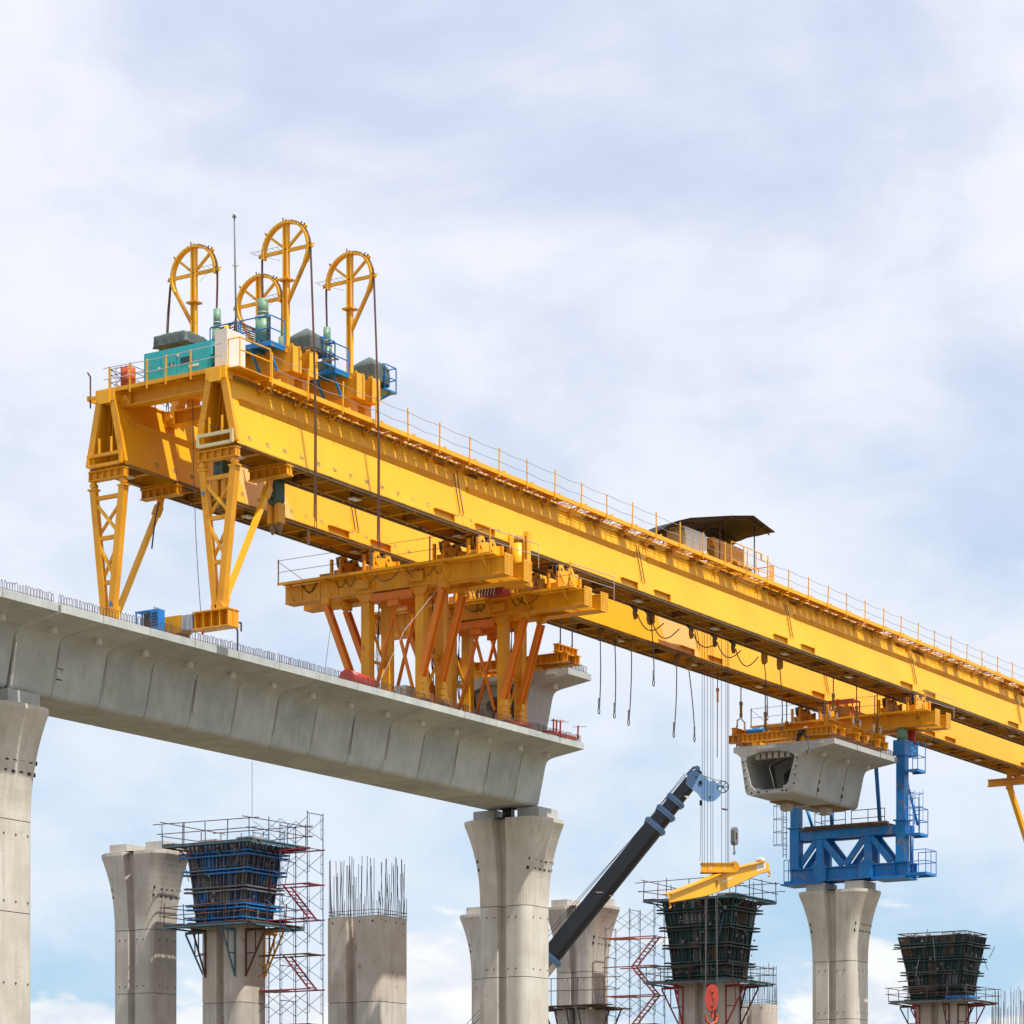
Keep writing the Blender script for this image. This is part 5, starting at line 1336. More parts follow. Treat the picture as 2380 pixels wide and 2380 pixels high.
def lifting_frame(x, zt, label, yb0=70.2, yb1=77.1, group='yellow lifting beams on the hanging segments'):
    f = T('lifting_beam', label, 'lifting beam', (x, 73.6, zt), group)
    for dx in (-.55, .55):
        m = MB(); m.ibeam((x+dx, yb0, zt+.62), (x+dx, yb1, zt+.62), .36, .46, .04); y = yb0+.15
        while y < yb1: m.box(x+dx-.17, x+dx+.17, y, y+.025, zt+.43, zt+.81); y += .32
        m.build('cross_beam', 'orange', f)
    for y in (yb0+.45, yb1-.45):
        m = MB(); m.ibeam((x-.95, y, zt+1.05), (x+.95, y, zt+1.05), .32, .4, .04)
        for k in range(6): m.box(x-.85+k*.33, x-.83+k*.33, y-.15, y+.15, zt+.88, zt+1.22)
        m.build('end_beam', 'orange', f)
        for dx in (-.55, .55): MB().tube((x+dx, y, zt), (x+dx, y, zt+1.4), .04, 6).build('hanger_rod', 'rail', f)
    for y in (72.3, 75.4): MB().box(x-.7, x+.7, y-.15, y+.15, zt, zt+.39).build('packing_beam', 'orange', f)
    return f
labs = ['leftmost yellow lifting beam pair, on the front hanging segment with the open end', 'middle yellow lifting beam pair, on the second hanging segment', 'rightmost yellow lifting beam pair, on the hanging segment next to the blue tower']
for k, x in enumerate((144.8, 147.9, 150.7)): lifting_frame(x, ZH, labs[k])
# hangers: near side pixels (px of rope, clevis row) and far side
for i, (px, pin_y, Y, lab) in enumerate(((1880, 1590, 70.6, 'hanger with a looped rope end in front of the girders, above the front segment'), (1929, 1590, 70.6, 'hanger just right of the one with the looped rope end'), (1987, 1612, 70.6, 'hanger beside the red generator, rightmost of the forked hangers'))):
    x = [144.8, 147.9, 150.7][i]
    q = W(px, pin_y, X=x); hanger(x, 70.65, ZB-.1, ZH+1.3, i, lab, pin=ZB-1.4-.25*i)
for i, (px, lab) in enumerate(((1717, 'leftmost forked hanger, above the outer end of the front lifting beam'), (1780, 'forked hanger above the rolled blue tarpaulin'), (1822, 'forked hanger partly hidden behind the front segment lifting beams'))):
    x = [144.8, 147.9, 150.7][i]; hanger(x, 76.65, ZB-.1, ZH+1.3, i, lab, pin=ZB-1.3-.15*i)
tagg(MB().tube((144.3, 76.0, ZH+1.0), (144.3, 74.9, ZH+1.05), .15, 8).build('tarp_roll', 'brightblue', loc=(144.3, 75, ZH+.9)), 'rolled bright blue tarpaulin lying on the leftmost lifting beam', 'tarpaulin roll')
# loose looped strap on the outside of the front segment
q = W(1877, 1735, Y=70.5)
tagg(MB().path([W(1878, 1700, Y=70.5), W(1878, 1735, Y=70.5), W(1874, 1743, Y=70.5), W(1878, 1752, Y=70.5), W(1881, 1743, Y=70.5), W(1878, 1735, Y=70.5)], .03).build('rope_loop', 'wire', loc=q), 'loose wire rope loop hanging in front of the first hanging segment', 'rope')
# legs under the segment group
hl = T('bearing_stub', 'two short grey bearing stubs under the hanging segments', 'bearing', (149, 74, ZH-3.3))
m = MB(); m.box(146.8, 147.5, 74.6, 75.1, ZH-3.35, ZH-2.95); m.box(149.6, 150.3, 73.4, 73.9, ZH-3.35, ZH-2.95); m.build('stub', 'pier_grey', hl)
m = MB(); m.box(146.0, 148.2, 74.2, 75.4, ZH-2.96, ZH-2.91); m.box(149.0, 151.6, 72.9, 74.3, ZH-2.96, ZH-2.91); m.build('plate', 'grime', hl)
# single segment held above the deck end
XH0, XH1 = 114.25, 116.5
ZS = CH+25.5
hanging_group([XH0, XH1], ZS, 'single precast segment hanging behind the right support frame above the deck end', 1, ZB)
lifting_frame(115.3, ZS, 'yellow lifting beam on the single segment behind the right support frame', group='yellow lifting beams on the hanging segments')
for (x, y, lab) in ((114.8, 70.65, 'thin hanger rod left, above the single segment'), (115.9, 70.65, 'thin hanger rod right, above the single segment')):
    t = T('hanger_rod', lab, 'hanger rod', (x, y, ZS+1.3), 'hanger rods of the single segment')
    MB().tube((x, y, ZB-.1), (x, y, ZS+1.2), .035, 5).build('rod', 'wire', t)
    MB().tube((x, y, ZB-1.9), (x, y, ZB-1.3), .07, 6).build('coupler', 'rail', t)

# crouching worker on the front segment, half hidden by the lifting beams
wq = W(1862, 1716, X=144.15)
wk = T('person', 'crouching worker in dark clothes and white helmet bending forward on the front hanging segment', 'person', (144.15, wq.y, ZH))
def skin_fig(pts, edges, rad, name, mt, par):
    me = bpy.data.meshes.new(name); off = ROOT[par.name]; me.from_pydata([Vector(p)-off for p in pts], edges, [])
    o = bpy.data.objects.new(name, me); COL.objects.link(o); o.parent = par; ROOT[o.name] = off; me.materials.append(M[mt])
    sk = o.modifiers.new('skin', 'SKIN'); sk.use_smooth_shade = True; sub = o.modifiers.new('sub', 'SUBSURF'); sub.levels = 1; sub.render_levels = 1
    for i, r_ in enumerate(rad): me.skin_vertices[0].data[i].radius = (r_, r_)
    me.skin_vertices[0].data[0].use_root = True
    return o
wx, wy, wz = 144.15, wq.y, ZH
P_ = [(0, .30, .42), (0, .05, .62), (0, -.12, .72), (0, -.2, .76),
      (-.15, .02, .40), (-.15, .22, .08), (-.15, .08, .03), (.15, .02, .40), (.15, .22, .08), (.15, .08, .03),
      (-.2, -.1, .66), (-.22, -.25, .45), (-.15, -.42, .3), (.2, -.1, .66), (.22, -.25, .45), (.15, -.42, .3)]
E_ = [(0, 1), (1, 2), (2, 3), (0, 4), (4, 5), (5, 6), (0, 7), (7, 8), (8, 9), (2, 10), (10, 11), (11, 12), (2, 13), (13, 14), (14, 15)]
skin_fig([(wx+a, wy+b, wz+c_) for a, b, c_ in P_], E_, [.16, .15, .15, .07, .09, .06, .05, .09, .06, .05, .07, .05, .035, .07, .05, .035], 'body', 'dark', wk)
M['skin'] = paint('skin', (.40, .22, .15), rough=.6, bump=0)
hd = MB(); hc = Vector((wx, wy-.3, wz+.82))
rings = []
for k in range(7):
    t = math.pi*k/6; rings.append([(hc.x+.085*math.sin(t)*math.cos(a*.6283), hc.y+.1*math.sin(t)*math.sin(a*.6283), hc.z+.125*math.cos(t)) for a in range(10)])
hd.loft(rings, smooth=True); hd.bar(hc+Vector((0, -.09, -.02)), hc+Vector((0, -.125, -.03)), .03, .04); hd.build('head', 'skin', wk)
hm = MB(); rings = []
for k in range(5):
    t = math.pi*.5*k/4; rings.append([(hc.x+(.125*math.sin(t)+.005)*math.cos(a*.5236), hc.y+(.14*math.sin(t)+.005)*math.sin(a*.5236), hc.z+.03+.13*math.cos(t)) for a in range(12)])
rings.append([(hc.x+.15*math.cos(a*.5236), hc.y-.02+.18*math.sin(a*.5236), hc.z+.025) for a in range(12)])
hm.loft(rings, smooth=True); hm.build('helmet', 'white', wk)
for sx in (-1, 1):
    for k in range(4): MB().tube((wx+sx*.15+sx*(k-1.5)*.018, wy-.43, wz+.29), (wx+sx*.15+sx*(k-1.5)*.02, wy-.5, wz+.25-.01*(k % 2)), .009, 5).build('finger', 'skin', wk)
    MB().tube((wx+sx*.11, wy-.42, wz+.3), (wx+sx*.08, wy-.46, wz+.27), .01, 5).build('thumb', 'skin', wk)
    MB().box(wx+sx*.15-.05, wx+sx*.15+.05, wy-.06, wy+.24, wz, wz+.08).build('boot', 'timber', wk)
# ---------------- slings hanging free from the girders ----------------
def free_sling(px, ytop, ybot, Y, lab, eye=True, top_br=True, grp='free wire slings below the girders'):
    a_, b_ = W(px[0], ytop, Y=Y), W(px[1], ybot, Y=Y)
    t = T('wire_sling', lab, 'sling', b_, grp); n_ = 9; P = []
    for k in range(n_):
        u = k/(n_-1); P.append(a_.lerp(b_, u)+Vector((.12*math.sin(u*2.6)*random.choice((1,)), 0, 0)))
    MB().path(P, .03, 5).build('rope', 'wire', t)
    if eye:
        MB().tube(b_+Vector((0, 0, .5)), b_, .055, 6).build('socket', 'galv', t)
        m = MB(); m.path([b_+Vector((.1*math.sin(k*.785), 0, -.17+.17*math.cos(k*.785))) for k in range(9)], .028, 4); m.build('eye', 'wire', t)
    if top_br:
        m = MB(); m.prism([(a_.x-.12, ZB-.05), (a_.x+.18, ZB-.05), (a_.x+.2, ZB-.6), (a_.x-.02, ZB-.75), (a_.x-.14, ZB-.5)], 'Y', Y-.12, Y+.12); m.build('girder_bracket', 'grime', t)
ZB_px = 0
for (px, yb, Y, lab) in (((1395, 1392), 1645, 75.2, 'leftmost free sling with an eye, below the far girder'), ((1429, 1428), 1655, 75.2, 'second free sling from the left below the far girder'),
        ((1468, 1461), 1672, 75.2, 'third free sling from the left, curving, below the far girder'), ((1573, 1566), 1700, 75.2, 'free sling left of the hoist ropes, below the far girder'), ((1600, 1614), 1710, 75.2, 'free sling next to the hoist ropes, below the far girder'),
        ((1513, 1519), 1580, 70.9, 'short free sling with a big eye crossing the far girder, from the near girder'), ((1776, 1783), 1660, 70.9, 'left of two long slings dropping from the near girder to the yellow platform'), ((1812, 1818), 1690, 70.9, 'right of two long slings dropping from the near girder to the yellow platform')):
    yt = HOR-(ZB-.5-CH)*FPX/W(px[0], Y=Y).dot(FW)
    free_sling(px, yt, yb, Y, lab)
t = T('wire_sling', 'thin sling with a dark clevis left of the leftmost forked hanger', 'sling', W(1668, 1760, Y=75.4), 'free wire slings below the girders')
q0, q1 = W(1668, 1560, Y=75.4), W(1667, 1760, Y=75.4); MB().path([q0, q1], .028).build('rope', 'wire', t); qm = W(1668, 1612, Y=75.4); MB().box(qm.x-.1, qm.x+.1, 75.35, 75.45, qm.z+.1, qm.z+.3).box(qm.x-.05, qm.x+.05, 75.36, 75.44, qm.z-.5, qm.z+.1).build('clevis', 'grime', t)
# brackets with looped spare rope under the near girder
for k, px in enumerate((1476, 1508, 1606, 1661, 1704)):
    x = pxx(px, 70.9); t = T('rope_bracket', ['first', 'second', 'third', 'fourth', 'fifth'][k]+' dark rope bracket from the left under the near girder, right of the support frames', 'bracket', (x, 70.9, ZB-.9), 'rope brackets under the near girder')
    m = MB(); m.prism([(x-.1, ZB-.05), (x+.1, ZB-.05), (x+.14, ZB-.5), (x+.2, ZB-.65), (x, ZB-.75), (x-.14, ZB-.5)], 'Y', 70.85, 70.97); m.build('plate', 'grime', t)
    m = MB(); L_ = random.uniform(2.2, 3.0); dr = random.uniform(.5, .8); P = [(x+L_*j/10, 70.75, ZB-.5-dr*math.sin(3.1416*(j/10)**.8)) for j in range(11)]
    m.path(P, .032, 5); m.tube((x-.5, 70.8, ZB-.15), (x-.1, 70.75, ZB-.35), .09, 7); m.build('spare_rope', 'wire', t)

# ---------------- blue tower on pier 3 ----------------
bt = T('support_tower', 'blue steel tower with truss base, ladders and railed platforms on the right pier', 'support tower', (XP3, YP, ZC+.4))
XB = 152.3; XB2 = 153.4; z20 = CH+19.95; z19 = CH+19.1
YN_, YF_ = 69.75, 76.8
for x, nm in ((XB, 0), (XB2, 1)):
    MB().ibeam((x, YN_-.45, (z19+z20)/2), (x, YF_+.35, (z19+z20)/2), .5, z20-z19, .06).build('base_beam', 'blue', bt)
    m = MB()
    for y in (YN_+.4, YN_+1.9, YF_-1.8): m.box(x-.24, x+.24, y, y+.04, z19+.06, z20-.06)
    m.box(x-.3, x+.3, 71.6, 72.5, z19-.0, z20-.05); m.box(x-.3, x+.3, 74.7, 75.5, z19+.0, z20-.05); m.build('bearing_stiffener', 'blue', bt)
    zu0, zu1 = CH+21.68, CH+22.2
    m = MB(); m.box(x-.22, x+.22, YN_-.2, YF_+.2, zu0, zu1); m.build('upper_beam', 'blue', bt)
    for y in (YN_, YF_):
        if nm: continue
        MB().box(x-.32, x+.32, y-.3, y+.3, z20, CH+22.4).build('lower_column', 'blue', bt)
        m = MB(); m.box(x-.45, x+.45, y-.42, y+.42, CH+22.4, CH+22.47); m.build('column_flange', 'blue', bt)
        if nm == 0: MB().box(x-.3, x+.3, y-.27, y+.27, CH+22.47, CH+26.3 if y == YN_ else CH+25.6).build('column', 'blue', bt)
    # W truss: diagonals from the base to two king posts
    for yk in (72.0, 75.2):
        MB().box(x-.15, x+.15, yk-.2, yk+.2, z20, zu0).build('king_post', 'blue', bt)
        if nm == 0: m = MB(); m.prism([(yk-.55, z20), (yk+.55, z20), (yk+.22, z20+.33), (yk-.22, z20+.33)], 'X', x-.19, x-.12); m.build('gusset_plate', 'blue', bt)
        for d in (-1, 1):
            ye = yk+d*1.5
            MB().bar((x, yk+d*.15, zu0+.02), (x, ye, z20+.05), .2, .34, (0, 1, 0)).build('truss_diagonal', 'blue', bt)
for y in (YN_, YF_):
    for z in (z20-.3, CH+21.9): MB().bar((XB+.3, y, z), (XB2-.3, y, z), .25, .3).build('tie_beam', 'blue', bt)
for (pa, pb, r_) in (((2036, 1780), (2045, 1908), .13), ((1872, 1870), (1888, 1922), .1), ((1930, 1862), (1934, 1922), .12), ((2103, 1795), (2133, 1918), .08), ((2119, 1940), (2119, 2025), .09)):
    xx = XB2+.4; MB().tube(W(*pa, X=xx), W(*pb, X=xx), r_, 8).build('raking_tube', 'blue', bt)
m = MB(); m.box(XB-.5, XB2+.4, YN_+.7, YF_-.5, zu1+.0, zu1+.1); tb = m.build('timber_deck', 'timber', bt)
for k in range(9): MB().bar((XB-.4+.0*k, YN_+.75+k*.62, zu1+.16), (XB-.45, YN_+1.3+k*.62, zu1+.17), .35, .12).build('timber_plank', 'timber', bt)
# head of the tower: wide box, green and red jacks up to the beam
MB().box(XB-.45, XB+.75, YN_-.35, YN_+.4, CH+26.3, CH+27.2).build('head_box', 'blue', bt)
MB().box(XB+.76, XB+1.6, YN_-.3, YN_+.35, CH+26.4, CH+27.1).build('head_box', 'blue', bt)
MB().box(XB-.45, XB2+.4, YF_-.35, YF_+.4, CH+25.6, CH+26.3).build('head_box', 'blue', bt)
MB().tube((XB, YN_, CH+27.2), (XB, YN_, CH+27.95), .32, 16).build('jack', 'green', bt)
MB().tube((XB+1.3, YN_, CH+27.1), (XB+1.3, YN_, CH+27.95), .24, 16).build('jack', 'red', bt)
def brail(pts, h=1.1, par=bt, mid=True, mat='brightblue', r=.026):
    u = Vector((0, 0, 1))
    for p0, p1 in zip(pts, pts[1:]):
        p0, p1 = Vector(p0), Vector(p1); m = MB()
        m.path([p0, p0+u*h, p1+u*h, p1], r, 5)
        if mid: m.path([p0+u*h*.5, p1+u*h*.5], r, 5)
        n_ = max(1, round((p1-p0).length/1.0))
        for k in range(1, n_): q_ = p0.lerp(p1, k/n_); m.path([q_, q_+u*h], r, 5)
        m.build('hand_rail', mat, par)
def bplat(x0, x1, y0, y1, z, h=1.15):
    m = MB(); m.box(x0, x1, y0, y1, z-.06, z)
    m.bar((x0, y0, z-.08), (x0, y1, z-.08), .06, .16); m.bar((x0, y0, z-.08), (x1, y0, z-.08), .06, .16); m.bar((x1, y0, z-.08), (x1, y1, z-.08), .06, .16); m.build('side_platform', 'blue', bt)
    brail([(x0, y1, z), (x0, y0, z), (x1, y0, z), (x1, y1, z)], h)
bplat(XB-.35, XB+.75, 68.6, 69.42, CH+25.4, 1.6); bplat(XB-.3, XB+.9, 68.5, 69.4, CH+21.6, 1.5); bplat(XB-.3, XB+1.2, 68.1, 69.25, z19+.15, 1.35); brail([(XB-.2, 69.3, CH+21.68), (XB-.2, 68.6, CH+21.68)], 2.0)
bplat(XB-.1, XB+.5, 77.15, 77.6, z19+.15, 1.3)
MB().box(XB-.4, XB2+.4, YN_-.3, 71.6, z19-.12, z19-.02).build('bottom_platform', 'blue', bt)
MB().box(XB-.4, XB2+.4, 74.9, 77.7, z19-.12, z19-.02).build('bottom_platform', 'blue', bt)
brail([(XB+.2, 71.0, zu1+.1), (XB+.2, 73.2, zu1+.1)], 1.0, mat='scaffblue'); brail([(XB+.2, 73.6, zu1+.1), (XB+.2, 75.2, zu1+.1)], 1.0, mat='scaffblue'); brail([(XB+.1, 75.6, zu1+.1), (XB+1.5, 75.6, zu1+.1)], 1.0, mat='scaffblue')
def ladder(x, y, z0, z1, cage=False, mat='scaffblue'):
    m = MB()
    for dx in (-.22, .22): m.path([(x+dx, y, z0), (x+dx, y, z1)], .025, 5)
    z = z0+.2
    while z < z1: m.path([(x-.22, y, z), (x+.22, y, z)], .018, 4); z += .33
    if cage:
        z = z0+.8
        while z < z1:
            m.path([(x+.4*math.cos(a*.5236), y+sgn*.75*math.sin(a*.5236), z) for a in range(7)], .018, 4); z += .8
        for a in (1, 3, 5): m.path([(x+.4*math.cos(a*.5236), y+sgn*.75*math.sin(a*.5236), z0+.8), (x+.4*math.cos(a*.5236), y+sgn*.75*math.sin(a*.5236), z1)], .016, 4)
    m.build('ladder', mat, bt)
sgn = 1; ladder(XB-.1, 77.55, CH+20.7, CH+24.0, True, 'rebar')
sgn = -1; ladder(XB+.3, 69.3, CH+21.6, CH+24.2, True, 'brightblue'); ladder(XB+.1, 69.2, CH+19.3, CH+21.6, False, 'scaffblue')
# third yellow beam pair, on the blue tower
sfC = T('support_beam', 'yellow roller beam pair carrying the girders above the hanging segments, on the blue tower', 'support beam', (XB, 73.5, CH+27.95))
top_beams(sfC, XB, XB+1.6, 67.5, 79.5, CH+27.95, CH+28.75)
for yc in (YN, YF): roller(sfC, XB+.8, yc, CH+28.75, ZB-.14)
rg = T('welding_generator', 'small red generator frame on the yellow beam above the hanging segments', 'generator', W(1960, 1665, X=XB))
c_ = W(1960, 1665, X=XB-.3)
zr = CH+28.78
MB().box(c_.x-.1, c_.x+.5, c_.y-.5, c_.y+.5, zr+.1, zr+.75).build('engine', 'grime', rg)
m = MB()
for dy in (-.75, .75):
    for dx in (-.3, .7): m.bar((c_.x+dx, c_.y+dy, zr), (c_.x+dx, c_.y+dy, zr+1.05), .07)
m.box(c_.x-.35, c_.x+.75, c_.y-.8, c_.y+.8, zr+1.05, zr+1.12); m.box(c_.x-.35, c_.x+.75, c_.y-.8, c_.y+.8, zr, zr+.08); m.build('frame', 'red', rg)
for y, lab in ((70.9, 'right'), (77.6, 'left')): tagg(MB().tube((XB-.2, y, CH+28.86), (XB-.2, y-1.4, CH+28.86), .1, 8).build('hydraulic_ram', 'green', loc=(XB-.2, y, CH+28.8)), 'pale green ram lying on the %s part of the beam over the blue tower' % lab, 'hydraulic ram')

# front support of the gantry at the far right
fs_ = bpy.data.objects.new('front_support', None); COL.objects.link(fs_); fs_.parent = gan; ROOT[fs_.name] = ROOT[gan.name]
p0 = W(2320, 1832, Y=76.9); xq = W(2337, 1832, Y=76.1).x
MB().ibeam((xq, 77.4, ZB-.95), (xq, 69.0, ZB-.95), .4, .5, .05).build('strut_beam', 'orange', fs_)
for y in (YF, YN):
    m = MB(); m.box(xq-.15, xq+.15, y-.15, y+.15, ZB-.7, ZB-.05); m.box(xq-.2, xq+.2, y-.2, y+.2, ZB-1.5, ZB-1.2); m.build('hanger_block', 'orange', fs_)
    MB().bar((xq, y, ZB-1.3), (xq+4.2, y-1.1, ZB-9.2), .32, .32).build('strut', 'yellow', fs_)
    MB().bar((xq+8.4, y, ZB-.5), (xq+4.2, y-1.1, ZB-9.2), .32, .32).build('strut', 'yellow', fs_)

# ---------------- hoist ropes, hook blocks and lifting beam ----------------
YR = 73.0
def RP(px, py, Y=YR): return W(px, py, Y=Y)
hr = T('hoist_ropes', 'bundle of thin vertical hoist ropes falling from the gantry to the yellow rope drum frame', 'ropes', RP(1660, 2010))
for k, px in enumerate((1632, 1637, 1644, 1652, 1657, 1677, 1687, 1691, 1694)):
    ytop = RP(px, 1330); zb_ = RP(px, 2015).z
    MB().tube((ytop.x, YR, ZG+.3), (ytop.x, YR, zb_), .016, 4).build('rope', 'wire', hr)
MB().path([(RP(1684+6*math.cos(a*.7), 1882+2*math.sin(a*.7)).x, YR+.1*math.sin(a*.7), RP(1688, 1882).z) for a in range(10)], .025, 4).build('rope_ring', 'wire', hr)
hb1 = T('hook_block', 'small grey hook block hanging beside the crane boom head', 'hook block', RP(1695, 1968))
q = RP(1695, 1945); 
MB().prism([(q.x-.22, q.z+.35), (q.x-.12, q.z+.5), (q.x+.12, q.z+.5), (q.x+.22, q.z+.35), (q.x+.22, q.z-.35), (q.x+.12, q.z-.48), (q.x-.12, q.z-.48), (q.x-.22, q.z-.35)], 'Y', YR-.45, YR-.2).build('block', 'formgrey', hb1)
MB().prism([(q.x-.06, q.z+.2), (q.x+.06, q.z+.2), (q.x+.06, q.z-.15), (q.x-.06, q.z-.15)], 'Y', YR-.47, YR-.45).build('slot', 'stain', hb1)
MB().path([(q.x, YR-.3, q.z-.45), (q.x, YR-.3, q.z-.75), (q.x+.12, YR-.3, q.z-.9), (q.x, YR-.3, q.z-1.0), (q.x-.1, YR-.3, q.z-.9)], .04, 6).build('hook', 'rail', hb1)
# drum frame marked 2 1
df = T('sheave_frame', 'flat yellow sheave frame with white numbers 2 and 1 above the tilted lifting beam', 'sheave frame', RP(1660, 2022))
a_, b_ = RP(1631, 2018), RP(1712, 2018)
DR = RT; zc = a_.z
def along(px, z, dy=0): p_ = RP(px, 2000); return Vector((p_.x, YR+dy, z))
u = RT.copy(); o0 = RP(1670, 2018)
def pl(s_, d, z): return o0+u*s_+FW*d+Vector((0, 0, z))
m = MB(); m.loft([[pl(s_, d, z) for d, z in ((-.3, -.22), (.3, -.22), (.3, .22), (-.3, .22))] for s_ in (-.95, .75)]); m.build('body', 'yellow', df)
m = MB(); m.loft([[pl(s_, d, z) for d, z in ((-.36, .22), (.36, .22), (.36, .27), (-.36, .27))] for s_ in (-1.0, .85)]); m.loft([[pl(s_, d, z) for d, z in ((-.36, -.27), (.36, -.27), (.36, -.22), (-.36, -.22))] for s_ in (-1.0, .85)]); m.build('flanges', 'orange', df, kind='stuff')
m = MB(); m.loft([[pl(.85+.32*math.cos(a*.45)*.9, -.25, .05+.32*math.sin(a*.45)) for a in range(14)], [pl(.85+.32*math.cos(a*.45)*.9, .25, .05+.32*math.sin(a*.45)) for a in range(14)]]); m.build('sheave', 'orange', df)
text_mesh('2', .34, pl(-.45, -.31, -.12), u, (0, 0, 1), 'number', 'white', df); text_mesh('1', .34, pl(.3, -.31, -.12), u, (0, 0, 1), 'number', 'white', df)
m = MB(); m.tube(pl(0, 0, -.27), pl(0, 0, -.6), .12, 10); m.tube(pl(0, 0, -.38), pl(0, 0, -.45), .2, 10); m.build('swivel', 'orange', df)
lb = T('spreader_beam', 'long yellow lifting beam tilted up to the right with a pale plate near its end', 'lifting beam', RP(1668, 2055))
ax = (RP(1785, 2018)-RP(1551, 2092)); ax_n = ax.normalized()
def bp_(px, py, d): return RP(px, py)+FW*d
out_ = [(1551, 2079), (1640, 2044), (1690, 2022), (1770, 2003), (1786, 2007), (1788, 2026), (1768, 2030), (1700, 2062), (1640, 2083), (1556, 2098)]
m = MB(); m.loft([[bp_(x, y, -.22) for x, y in out_], [bp_(x, y, .22) for x, y in out_]]); m.build('beam', 'yellow', lb)
m = MB()
for (x0_, y0_), (x1_, y1_) in zip(out_[:4], out_[1:4]): m.bar(bp_(x0_, y0_, 0)+Vector((0, 0, .02)), bp_(x1_, y1_, 0)+Vector((0, 0, .02)), .56, .05)
m.build('top_flange', 'orange', lb)
m = MB(); m.add([bp_(1757, 2013, -.235), bp_(1779, 2006, -.235), bp_(1779, 2020, -.235), bp_(1758, 2027, -.235)], [(0, 1, 2, 3)]); m.add([bp_(1676, 2049, -.235), bp_(1703, 2040, -.235), bp_(1703, 2043, -.235), bp_(1677, 2053, -.235)], [(0, 1, 2, 3)]); m.build('plate', 'white', lb)
for (x, y) in ((1786, 2018), (1555, 2092)): MB().path([bp_(x, y, 0), bp_(x+2, y+10, 0), bp_(x+4, y+16, 0), bp_(x, y+19, 0)], .05, 6).build('hook', 'orange', lb)
MB().tube(bp_(1664, 2053, -.3), bp_(1664, 2053, .3), .14, 12).build('pin', 'grime', lb)
tagg(tarp_block(bp_(1768, 2000, 0).x, bp_(1768, 2000, 0).y, bp_(1768, 2001, 0).z, .45, .35, .14, '', .05).build('cloth_bundle', 'white', loc=bp_(1768, 2001, 0)), 'white cloth bundle tied on the high end of the tilted lifting beam', 'cloth')
# ropes down to the red block
for px in (1641, 1645, 1665, 1669):
    pass
rh = T('hook_block', 'big red-orange hook block hanging in front of the pier below the green formwork', 'hook block', RP(1653, 2370), 'hook blocks')
for px in (1639, 1643, 1663, 1667): MB().tube(RP(px, 2080), RP(1640 if px < 1650 else 1667, 2300), .025, 4).build('rope', 'wire', rh)
def rb(px, py, d): return RP(px, py)+FW*d
o_ = [(1643, 2296), (1650, 2289), (1661, 2289), (1668, 2297), (1669, 2325), (1664, 2345), (1657, 2352), (1647, 2350), (1640, 2340), (1638, 2318)]
m = MB(); m.loft([[rb(x, y, -.25) for x, y in o_], [rb(x, y, .25) for x, y in o_]]); m.build('cheek_plate', 'red', rh)
m = MB(); m.tube(rb(1655, 2309, -.34), rb(1655, 2309, -.25), .26, 18); m.tube(rb(1655, 2340, -.34), rb(1655, 2340, -.25), .13, 14); m.build('sheave_covers', 'orangered', rh, kind='stuff')
m = MB(); m.tube(rb(1655, 2309, -.38), rb(1655, 2309, -.34), .06, 10); m.tube(rb(1655, 2340, -.38), rb(1655, 2340, -.34), .05, 10); m.build('pin', 'dark', rh)
m = MB(); m.path([rb(1655, 2352, 0), rb(1655, 2366, 0)], .1, 8); m.path([rb(1640, 2360, 0), rb(1641, 2372, 0), rb(1652, 2382, 0), rb(1664, 2375, 0), rb(1667, 2362, 0), rb(1661, 2356, 0)], .07, 8); m.build('hook', 'orangered', rh)

# ---------------- mobile crane ----------------
DC = 161
def CP(px, py, d=0): return W(px, py, D=DC+d)
head = CP(1606, 1818); low = CP(1292, 2208)
ax = (low-head).normalized(); foot = head+ax*((head.z-2.6)/-ax.z)
side_ = FW; upn = ax.cross(side_).normalized()
if upn.z < 0: upn = -upn
cr = T('mobile_crane', 'telescopic crane boom, black with pale blue collars and head, rising behind the middle pier', 'crane', (foot.x, foot.y, 0))
Ltot = (foot-head).length
def sect(c, w, h):
    # boom section: flat top, rounded belly
    return [c+side_*x+upn*y for x, y in ((-w, h), (w, h), (w, -h*.35), (w*.6, -h*.85), (0, -h), (-w*.6, -h*.85), (-w, -h*.35))]
cuts = [0, (CP(1587, 1870)-head).length, (CP(1565, 1900)-head).length, (CP(1538, 1930)-head).length, (CP(1290, 2232)-head).length, Ltot]
wd = [.36, .40, .45, .50, .58]
for k in range(5):
    a_, b_ = head+ax*cuts[k], head+ax*cuts[k+1]
    if k == 4: mt = 'white'
    else: mt = 'boom'
    m = MB(); m.loft([sect(a_, wd[k], wd[k]*1.15), sect(b_, wd[k], wd[k]*1.15)]); m.build('boom_section', mt, cr)
    if k:
        m = MB(); r_ = wd[k]+.09; m.loft([sect(a_-ax*.10, r_, r_*1.15), sect(a_+ax*.22, r_, r_*1.15)]); m.loft([sect(a_+ax*.0, r_+.07, r_*1.15+.05), sect(a_+ax*.07, r_+.07, r_*1.15+.05)]); m.build('boom_collar', 'skyblue', cr)
# stripes on the base section
a_ = head+ax*(cuts[4]+.24)
for k, (mt, w0, w1) in enumerate((('pink', .1, .4), ('white', .4, .6), ('blue', -.35, .1))):
    m = MB(); s4 = wd[4]+.012
    m.add([a_-side_*s4+upn*w0, a_-side_*s4+upn*w1, a_+ax*3-side_*s4+upn*w1, a_+ax*3-side_*s4+upn*w0], [(0, 1, 2, 3)]); m.build('stripe', mt, cr)
m = MB()
for (x, y, w, h) in ((1393, 2074, 12, 4), (1422, 2082, 8, 4), (1597, 1852, 7, 9)):
    p_ = CP(x, y, -.62); m.add([p_+RT*dx*w/60+upn*dy*h/90 for dx, dy in ((-1, -1), (1, -1), (1, 1), (-1, 1))], [(0, 1, 2, 3)])
m.build('decal', 'white', cr)
